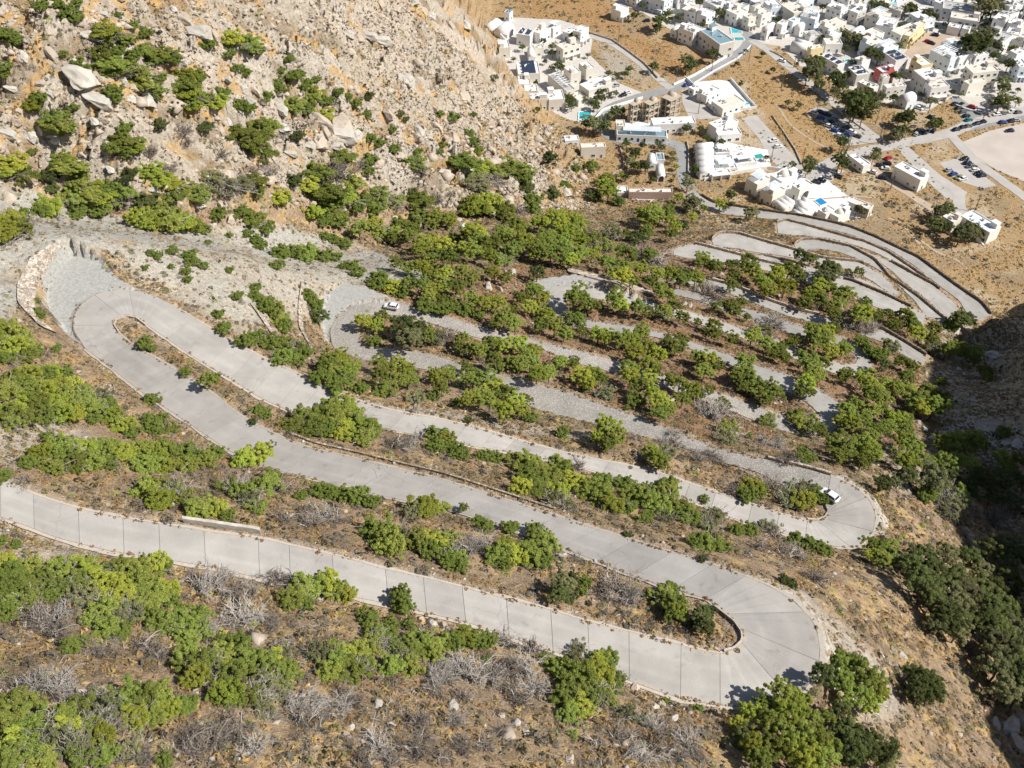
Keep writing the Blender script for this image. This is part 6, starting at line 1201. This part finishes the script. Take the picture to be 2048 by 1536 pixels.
wb = MB().tube((0, -.1, 0), (0, .1, 0), .31, n=14); WHM = setm(mesh('wheel', wb.v, wb.f), 'rubber'); rb = MB().tube((0, -.11, 0), (0, .11, 0), .18, n=10); RIM = setm(mesh('rim', rb.v, rb.f), 'paint_silver')
CARM['cabin_glass'].materials.append(MATS['glass'])
hlb = MB().box((0, 0, 0), (.1, .34, .14)); HLM = setm(mesh('headlight', hlb.v, hlb.f), 'lamp_glass'); TLM = setm(mesh('tail_light', hlb.v, hlb.f), 'tail_red')
plb = MB().box((0, 0, 0), (.09, .07, .8)); 
pil = MB()
for s in (-1, 1):
    for (x0, z0), (x1, z1) in (((1.1, .93), (.42, 1.44)), ((-.1, .93), (-.15, 1.46)), ((-1.70, .93), (-1.40, 1.43))):
        pil.tube((x0, s * .805, z0), (x1, s * .69, z1), .055, n=4)
PILM = mesh('pillar', pil.v, pil.f)
mirb = MB().box((.72, .95, 1.0), (.12, .2, .14)).box((.72, -.95, 1.0), (.12, .2, .14)); MIRM = mesh('mirror', mirb.v, mirb.f)
def car(loc, rz, colr, label, group, full=False):
    e = empty('parked_car' if group else 'car', loc, rz, label, 'car', group)
    if colr not in CAR:
        CAR[colr] = {}
        for k, me in (('body', CARM['body']), ('roof', CARM['roof']), ('pillars', PILM), ('mirrors', MIRM)):
            q = me.copy(); q.materials.clear(); q.materials.append(MATS['paint_' + colr]); CAR[colr][k] = q
    link('body', CAR[colr]['body'], None, e); link('cabin_glass', CARM['cabin_glass'], None, e); link('roof', CAR[colr]['roof'], None, e)
    for sx, sy in ((1.25, .8), (1.25, -.8), (-1.3, .8), (-1.3, -.8)):
        o = link('wheel', WHM, None, e); o.location = (sx, sy, .31)
        if full: link('rim', RIM, None, o)
    if full:
        link('door_pillar', CAR[colr]['pillars'], None, e); link('wing_mirror', CAR[colr]['mirrors'], None, e)
    for sy in (-.58, .58):
        o = link('headlight', HLM, None, e); o.location = (1.99, sy, .68)
        if full: o = link('tail_light', TLM, None, e); o.location = (-2.02, sy, .75)
    return e
cars = [('v', '290,945,w 340,988,b 375,1025,s 420,1020,k 410,1055,w 465,1050,s 465,995,s 460,1095,b 520,1095,n 500,1135,w 565,1130,b 540,1165,s 555,1065,g 605,1105,w 650,1140,g 400,960,n 345,940,k', -.62, 'the eucalyptus car park'),
        ('v', '1470,870,n 1500,905,k 1535,935,g 1565,970,k 1585,1005,t', .35, 'the strip facing the beige hotel'), ('v', '1615,895,r 1665,935,w', -.75, 'the hotel lane corner'), ('v', '1820,958,w 1870,950,g 1945,935,w', .25, 'the street beside the asphalt strip'),
        ('v', '1870,1025,b 1935,1015,n 1985,1005,s 1930,1095,n', .1, 'the empty dirt lot'), ('v', '1145,1122,s 1175,1112,n 1210,1108,k 1240,1100,w 1290,1095,n', .9, 'the verge under the roadside trees'), ('v', '1480,1085,n 1535,1066,k 1580,1056,g 1650,1036,n 1700,1022,k', .28, 'the kerb of the dirt lot'),
        ('s', '1510,286,s 1540,316,b 1580,340,o 1605,350,w', .35, 'the lower row of the small gravel car park'), ('s', '1620,205,k 1640,236,n 1660,260,g 1695,285,w 1720,310,k 1745,326,n', .25, 'the upper row of the small gravel car park'),
        ('s', '1070,201,r', .5, 'the forecourt of the lone white block'), ('s', '1010,255,n 1060,240,k 1050,275,w', -.2, 'the back of the lone white block'), ('s', '955,300,w 1025,342,n', -.55, 'the track behind the kiosk'), ('s', '685,298,w 640,338,s 705,335,k 590,360,n 555,373,k', -.45, 'the round tree above the hillside hotel'),
        ('s', '240,74,w 275,116,w', .25, 'the gravel lane'), ('f', '920,485,r 960,505,k', -.5, 'the sandy lot'), ('f', '1020,395,w 1000,410,k', -.3, 'the edge of the sandy lot'), ('e', '1230,728,w', -.5, 'the lane past the fields'), ('e', '80,1022,b', .5, 'the gate of the walled resort'), ('c', '1330,1045,n 1830,1215,k 1890,1180,w 1740,1090,s', .4, 'the small hotel car park'), ('d', '620,190,n', .2, 'the house beyond the brown field'),
        ('v', '1270,985,k 1170,905,w', -.8, 'the pointed gable house'), ('v', '2000,940,g', .2, 'the end of the asphalt strip')]
CN = {'w': 'white', 'k': 'black', 's': 'silver', 'g': 'grey', 'b': 'blue', 'r': 'red', 'n': 'navy', 'o': 'olive', 't': 'teal'}
for w_, s, rz, wh in cars:
    for t in s.split():
        x, y, c = t.split(','); p = at_z(*px(w_, float(x), float(y)), .7)[:2]
        car((p[0], p[1], float(ground(*p)) + .1), rz + random.uniform(-.08, .08) + (math.pi if random.random() < .4 else 0), CN[c], f'{CN[c]} car parked at {wh}', f'{CN[c]} cars at {wh}')
# the two cars on the mountain road
def road_car(u, v, z, du, dv, label, colr='white'):
    p, q = at_z(u, v, z + .7), at_z(u + du, v + dv, z + .7); a = math.atan2(q[1] - p[1], q[0] - p[0])
    return car((p[0], p[1], z + .02), a, colr, label, None, True)
def road_z(leg, u, v):
    C = ROAD[leg][2]; U, V_, _ = project(C[:, 0], C[:, 1], C[:, 2]); return float(C[np.argmin((U - u) ** 2 + (V_ - v) ** 2), 2])
road_car(783, 612, road_z('DE', 750, 615), -40, -6, 'white hatchback parked on the gravel of the cobbled hairpin')
road_car(1660, 990, road_z('CD', 1690, 1000), -40, -28, 'white car rounding the concrete hairpin beside the bushy island')

# ---- village trees
VT = {'v': '260,580,70 330,570,60 300,660,60 230,640,50 320,740,40 480,690,60 500,740,50 460,790,40 560,880,80 640,900,90 730,870,80 600,980,60 690,1000,60 770,920,50 1060,1000,60 1040,1100,50 980,1130,50 1080,960,40 1000,1010,45 1310,1050,50 1270,850,40 1600,400,100 1700,350,80 1740,290,60 1660,310,50 1110,70,40 1100,100,40 1250,140,50 600,320,50 650,350,50 560,300,40 500,290,30 760,470,50 820,500,40 950,650,30 1010,650,40 855,820,30 960,840,35 1870,690,50 1880,750,50 1850,860,60 1890,830,50 1990,850,40 510,1220,45 1720,50,90 1800,60,70 1700,20,60 1830,400,45 800,50,50 860,60,50 1920,540,50 1960,420,40 1800,470,40 1340,1020,35 1060,350,30',
      'd': '750,200,60 720,260,40 1010,570,60 1030,620,50 990,640,40 1240,510,55 1310,130,45 920,170,35 1140,230,30 680,620,45 500,150,35 1545,475,20 330,1050,50 270,1080,40 390,1040,40 120,1150,70 100,1180,60 60,1160,50 190,860,40 230,840,35 170,920,35 330,870,30 800,140,35 1120,20,40 1700,505,25 1460,590,20 1800,650,25 1500,760,20',
      'g': '100,920,80 60,980,70 1000,950,70 400,620,60 350,580,50 420,760,60 520,760,60 360,720,50 700,540,40 830,680,40 820,620,35 1080,800,50 1390,480,40 1480,1090,60 1370,1180,60 1420,1230,40 1710,1290,70 1080,1170,80 980,1200,60 600,1280,80 680,1330,70 500,1330,60 740,1280,60 560,1400,60 800,1370,60 860,1440,60 950,1430,60 1050,1330,50 240,860,40 290,880,40 740,855,25 610,910,30 430,920,20 820,890,25 220,1150,40 150,120,50 200,140,50 990,330,50 1140,330,40 1210,440,40 40,300,60 10,330,60 300,500,40 480,520,40 660,500,35 860,760,35 900,1110,50 1180,1230,40 1500,1180,30',
      's': '715,240,45 740,260,40 500,260,45 480,300,35 740,100,30 985,170,30 960,210,30 1410,680,50 1470,700,40 1440,600,50 1490,580,45 1590,760,60 1680,740,50 1640,700,40 1730,740,40 880,600,30 840,580,25 380,250,25 190,200,20',
      'c': '810,530,40 930,600,50 930,680,45 540,610,40 430,760,30 1000,840,60 1040,880,50 930,880,40 200,990,40 660,930,35 720,1060,30 1140,1300,60 1130,1240,50 1170,1360,50 1590,1190,70 1600,1130,60 1560,1260,50 1730,1190,50 1350,1280,40 1460,1330,60 1380,710,30 1640,940,40 1760,970,40 1860,950,40 1900,890,40 1250,480,60 1190,460,50 740,1400,35 1500,1380,40 830,790,30'}
vt = []
for w_, s in VT.items():
    for t in s.split():
        x, y, r = map(float, t.split(',')); u, v = px(w_, x, y); r /= VW[w_][2]
        if any((u - q[0]) ** 2 + (v - q[1]) ** 2 < (.6 * max(r, q[2])) ** 2 for q in vt): continue
        vt.append((u, v, r))
rs = random.Random(9)
for _ in range(420):                          # shrubs and small trees squeezed between the houses
    u, v = rs.uniform(1250, 2048), rs.uniform(2, 215)
    if not (in_poly(np.array([u]), np.array([v]), TOWN)[0] or (u > 1560 and 120 < v < 215 and rs.random() < .3)): continue
    p = at_z(u, v, 0)[:2]
    if any((p[0] - q[0]) ** 2 + (p[1] - q[1]) ** 2 < (q[2] * .72) ** 2 for q in HPOS) or any(np.min((W[:, 0] - p[0]) ** 2 + (W[:, 1] - p[1]) ** 2) < (r + 1.5) ** 2 for W, r in STREETS): continue
    vt.append((u, v, rs.uniform(3.5, 7.5)))
_, dp = cast([q[0] for q in vt], [q[1] for q in vt]); rw = np.array([q[2] for q in vt]) * dp / FP * 1.35
Gt, dp = cast([q[0] for q in vt], [q[1] for q in vt], rw * 1.15)
for i, (u, v, r) in enumerate(vt):
    k = random.randrange(6); s = rw[i]; wh = 'among the village houses' if v < 110 else ('round the hotels under the cliff' if u < 1290 and v < 250 else ('beside the village car parks' if u > 1560 and v < 330 else ('in the gardens at the hill foot' if u < 1560 else 'round the villas beside the ravine')))
    br = k % 3 == 0 and u < 1500 and v > 330; sh = s < 1.5
    tone, noun = ('bright green' if br else 'dark green'), ('bush' if sh else ('large tree' if s > 4.2 else 'tree'))
    hd = [math.hypot(Gt[i][0] - q[0], Gt[i][1] - q[1]) - q[2] for q in HPOS]; j = int(np.argmin(hd)); lab = f'{tone} {noun} {wh}'
    l2 = f'{tone} {noun} beside the {HLAB[j]}'
    if hd[j] < 14 and len(l2.split()) <= 16: lab = l2
    e = empty('garden_bush' if sh else 'village_tree', tuple(Gt[i] - [0, 0, .1]), random.uniform(0, 6), lab, 'bush' if sh else 'tree', lab.replace(noun, noun + 's' if noun != 'bush' else 'bushes', 1))
    tall = 1.25 if 1600 < u < 1790 and v > 100 else 1.0
    e.scale = (s, s, s * tall)
    if sh and ('Qs', k) not in PROTO:
        f, t = PROTO[('S', k)][:2]; me = f[1].copy(); me.materials.clear(); setm(me, 'needles_dark'); PROTO[('Qs', k)] = [('foliage', me, None), t]
    for pn, me, _m in PROTO[('S' if br else 'Qs', k) if sh else ('P' if br else 'Q', k)]: link(pn, me, None, e)
# ------------------------------------------------------------------ walls along the mountain road
def edgewall(leg, edge, t0, t1, h, m, label, off=.35, th=.5, down=1.2, name='parapet_wall'):
    W1, W2, C, L = ROAD[leg]; n = len(C); a, b = (W1, W2) if edge == 1 else (W2, W1)
    i0, i1 = int(t0 * (n - 1)), int(t1 * (n - 1)) + 1; A = a[i0:i1]; d = A - b[i0:i1]; d[:, 2] = 0; d /= np.maximum(np.linalg.norm(d, axis=1, keepdims=True), 1e-6); d = smooth(d, 3)
    p, q = A + d * off, A + d * (off + th); hh = h * (1 + .05 * RNG.normal(size=len(A)))
    p = p.copy(); q = q.copy(); p[:, 2] += hh; q[:, 2] += hh
    o = ribbon(name, p, q, 0, m, None, h + down)
    return tag(o, label, 'wall')
for a_ in (('N', 1, .06, 1, .95, 'masonry_shade_tone', 'stone parapet with painted shade along the lowest cobbled leg above the village'),
           ('X', 1, .0, .98, .9, 'masonry', 'stone parapet along the short spur above the lowest leg'),
           ('M', 1, .35, .78, .9, 'masonry_shade_tone', 'stone parapet where two lower road legs converge'),
           ('L', 1, .0, 1, .9, 'masonry', 'curving stone parapet round the gravel island of the lower road'),
           ('K', 1, .0, .78, .9, 'masonry', 'pale stone parapet round the small lower hairpin'),
           ('Kb', 1, .0, .35, .8, 'masonry_pale', 'short stone parapet under the small lower hairpin'),
           ('J', 1, .1, .52, .9, 'masonry_pale', 'stone parapet above the pine wood on a lower leg'),
           ('J', 1, .68, .95, .9, 'masonry_shade_tone', 'parapet with painted shade at the widened end of a lower leg'),
           ('I', 1, .22, .62, .9, 'masonry_pale', 'stone parapet behind dead bushes on a cobbled leg'),
           ('I', 1, .82, 1, 1.0, 'masonry_shade_tone', 'straight parapet beside the ravine'),
           ('E', 2, .62, .80, .9, 'masonry', 'stone edge wall under the two dark pines'),
           ('D', 1, .0, .12, .5, 'masonry_pale', 'low pale kerb wall outside the concrete hairpin'),
           ('B', 1, .24, .62, .2, 'masonry', 'long low pale wall downslope of the second concrete leg', 1.5, .35),
           ('AB', 1, .05, .9, .35, 'kerb', 'kerb round the gravel island of the large gravel hairpin', .1, .3),
           ('CD', 1, .0, 1, .35, 'kerb', 'kerb round the bushy island beside the white car', .1, .3),
           ('BC', 1, .0, 1, .3, 'kerb', 'kerb round the dry island of the grey turnout hairpin', .1, .3),
           ('A', 1, .27, .37, .9, 'limestone_grey', 'short rough stone wall beside the topmost concrete leg', .9)): edgewall(*a_)
def facewall(Pb, Pt, zb, zt, m, label, thick=.6, name='retaining_wall'):
    """leaning masonry face between a foot line and a crest line"""
    n = 34; R_ = 5; B, T = resample(pts(Pb), n), resample(pts(Pt), n); rows = []
    for j in range(R_):
        q = B + (T - B) * j / (R_ - 1); g = smooth(cast(q[:, 0], q[:, 1])[0], 2); g[:, 2] += .55 + .1 * RNG.normal(size=n); rows.append(g)
    rows = [rows[0] - [0, 0, 1.2]] + rows + [rows[-1] + [0, .25, -.1], rows[-1] + [-.3, .3, -1.6]]
    V = np.concatenate(rows); F = [(r * n + i, r * n + i + 1, (r + 1) * n + i + 1, (r + 1) * n + i) for r in range(len(rows) - 1) for i in range(n - 1)]
    bm = bmesh.new(); vs = [bm.verts.new(v) for v in V]
    for f in F: bm.faces.new([vs[i] for i in f])
    bmesh.ops.recalc_face_normals(bm, faces=bm.faces[:]); me = bpy.data.meshes.new(name); bm.to_mesh(me); bm.free()
    return tag(link(name, me, m), label, 'wall')
facewall('126,495 99,532 70,594 72,635 113,668', '113,485 62,520 36,570 36,608 82,655', (113, 112.2), (117, 115.2), 'masonry_pale', 'tall curved rubble retaining wall behind the grey turnout hairpin')
facewall('632,710 622,690 608,665 604,620 610,575', '622,700 612,680 598,655 597,612 604,565', (77.5, 76.5), (81, 79.5), 'masonry_pale', 'narrow rubble retaining wall beside the hatchback hairpin')
facewall('552,672 530,640 508,612', '545,672 522,638 501,608', (92, 92), (95, 95), 'masonry_pale', 'short pale wall face among shrubs below the third concrete leg')
facewall('1135,545 1200,562 1305,592', '1135,538 1200,553 1305,585', (55, 52), (56.5, 53.5), 'masonry_pale', 'long low wall above the middle cobbled hairpin')
# gravel turnouts beside the hairpins
def apron(P, leg, m, label, dz=-.05):
    z = ROAD[leg][2][:, 2].mean(); Q_ = [at_z(u, v, z) for u, v in pts(P)]
    bm = bmesh.new(); vs = [bm.verts.new((*q[:2], 0)) for q in Q_]; bm.faces.new(vs); bmesh.ops.triangulate(bm, faces=bm.faces[:])
    for _ in range(5): bmesh.ops.subdivide_edges(bm, edges=[e for e in bm.edges if e.calc_length() > 1.2], cuts=1); bmesh.ops.triangulate(bm, faces=bm.faces[:])
    for v in bm.verts: v.co.z = float(ground(v.co.x, v.co.y)) + .07
    bmesh.ops.recalc_face_normals(bm, faces=bm.faces[:])
    if sum(f.normal.z for f in bm.faces) < 0: bmesh.ops.reverse_faces(bm, faces=bm.faces[:])
    me = bpy.data.meshes.new('turnout'); bm.to_mesh(me); bm.free(); tag(link('turnout', me, m), label, kind='structure')
apron(APR[0], 'BC', 'gravel_grey', 'grey gravel turnout behind the grey turnout hairpin'); apron(APR[1], 'DE', 'gravel_grey', 'swept grey gravel turnout of the cobbled hairpin'); apron(APR[2], 'FG', 'gravel_grey', 'pale gravel turnout of the middle cobbled hairpin')

apron('1541,1173 1591,1204 1632,1250 1641,1309 1628,1355 1655,1372 1700,1350 1722,1310 1690,1250 1640,1200 1585,1172', 'AB', 'gravel', 'pale gravel shoulder outside the gravel island hairpin'); apron('1661,952 1706,971 1740,1000 1752,1032 1745,1066 1766,1072 1784,1040 1772,995 1725,960 1680,944', 'CD', 'gravel', 'pale gravel shoulder outside the hairpin with the white car')
# ------------------------------------------------------------------ dry plants of the village fields
def free(x, y, u, v):
    ok = (ground(x, y) < 6) & (v < 640)
    for P in SHEETS: ok &= ~in_poly(x, y, P)
    for W, r in STREETS:
        for i in range(0, len(W), 2): ok &= (x - W[i, 0]) ** 2 + (y - W[i, 1]) ** 2 > (r + 1) ** 2
    for hx, hy, hr in HPOS: ok &= (x - hx) ** 2 + (y - hy) ** 2 > (hr * .85) ** 2
    return ok
def vscatter(n, regfn, seed):
    rng = np.random.default_rng(seed); x = rng.uniform(-40, 330, n * 4); y = rng.uniform(250, 620, n * 4); z = ground(x, y); u, v, d = project(x, y, z)
    ok = (u > 960) & (u < 2100) & (v > -20) & (bil(SD, x, y) > .9) & free(x, y, u, v) & (rng.random(len(x)) < regfn(x, y, z, u, v))
    return [q[ok][:n] for q in (x, y, z, d)] + [rng]
_sc = scatter; scatter = vscatter
tuft_mesh('field_straw', 16000, lambda x, y, z, u, v: sstep(.35, .6, fbm(x / 8, y / 8, 3, 131)), 51, .8, 'dry_straw', 'straw coloured grass clumps over the village fields', 8, .5, .35, 2.5)
tuft_mesh('field_scrub', 1700, lambda x, y, z, u, v: sstep(.52, .62, fbm(x / 17, y / 17, 3, 133)) * np.where((v > 330) | (u > 1790), 1, .5), 52, 1.0, 'dry_brown', 'brown weeds and scrub dotted over the village fields', 16, .6, .3, 1.8)
tuft_mesh('field_grey_scrub', 1500, lambda x, y, z, u, v: sstep(.54, .64, fbm(x / 19, y / 19, 3, 137)) * np.where((v > 330) | (u > 1790) | (u < 1320), 1, .3), 53, 1.5, 'grey_scrub', 'grey weedy bushes dotted over the village fields', 22, .6, .26, 1.8)
tuft_mesh('field_green_weeds', 900, lambda x, y, z, u, v: sstep(.55, .65, fbm(x / 15, y / 15, 3, 139)), 54, 1.3, 'leaves_olive', 'olive green weeds dotted over the village fields', 22, .6, .26, 1.8)
stones('field_stones', 1500, lambda x, y, z, u, v: np.where((v > 380) | (u > 1790), 1, .15) * sstep(.45, .6, fbm(x / 9, y / 9, 3, 141)), 55, .8, 'limestone_grey', 'pale rubble lying on the village fields')
scatter = _sc

for P_, lb_ in (('1775,437 1800,440 1822,470 1845,492 1850,505', 'pale footpath winding down the dry slope above the lowest leg'), ('1838,478 1870,505 1920,520 1940,545', 'pale footpath crossing the dry slope towards the ravine'), ('1600,395 1640,400 1700,392 1760,396', 'faint worn path across the dry field'), ('1660,300 1620,280 1580,250 1556,215', 'faint wheel track across the orange field')):
    street('footpath', P_, 1.1, .10, 'field_dust', lb_)
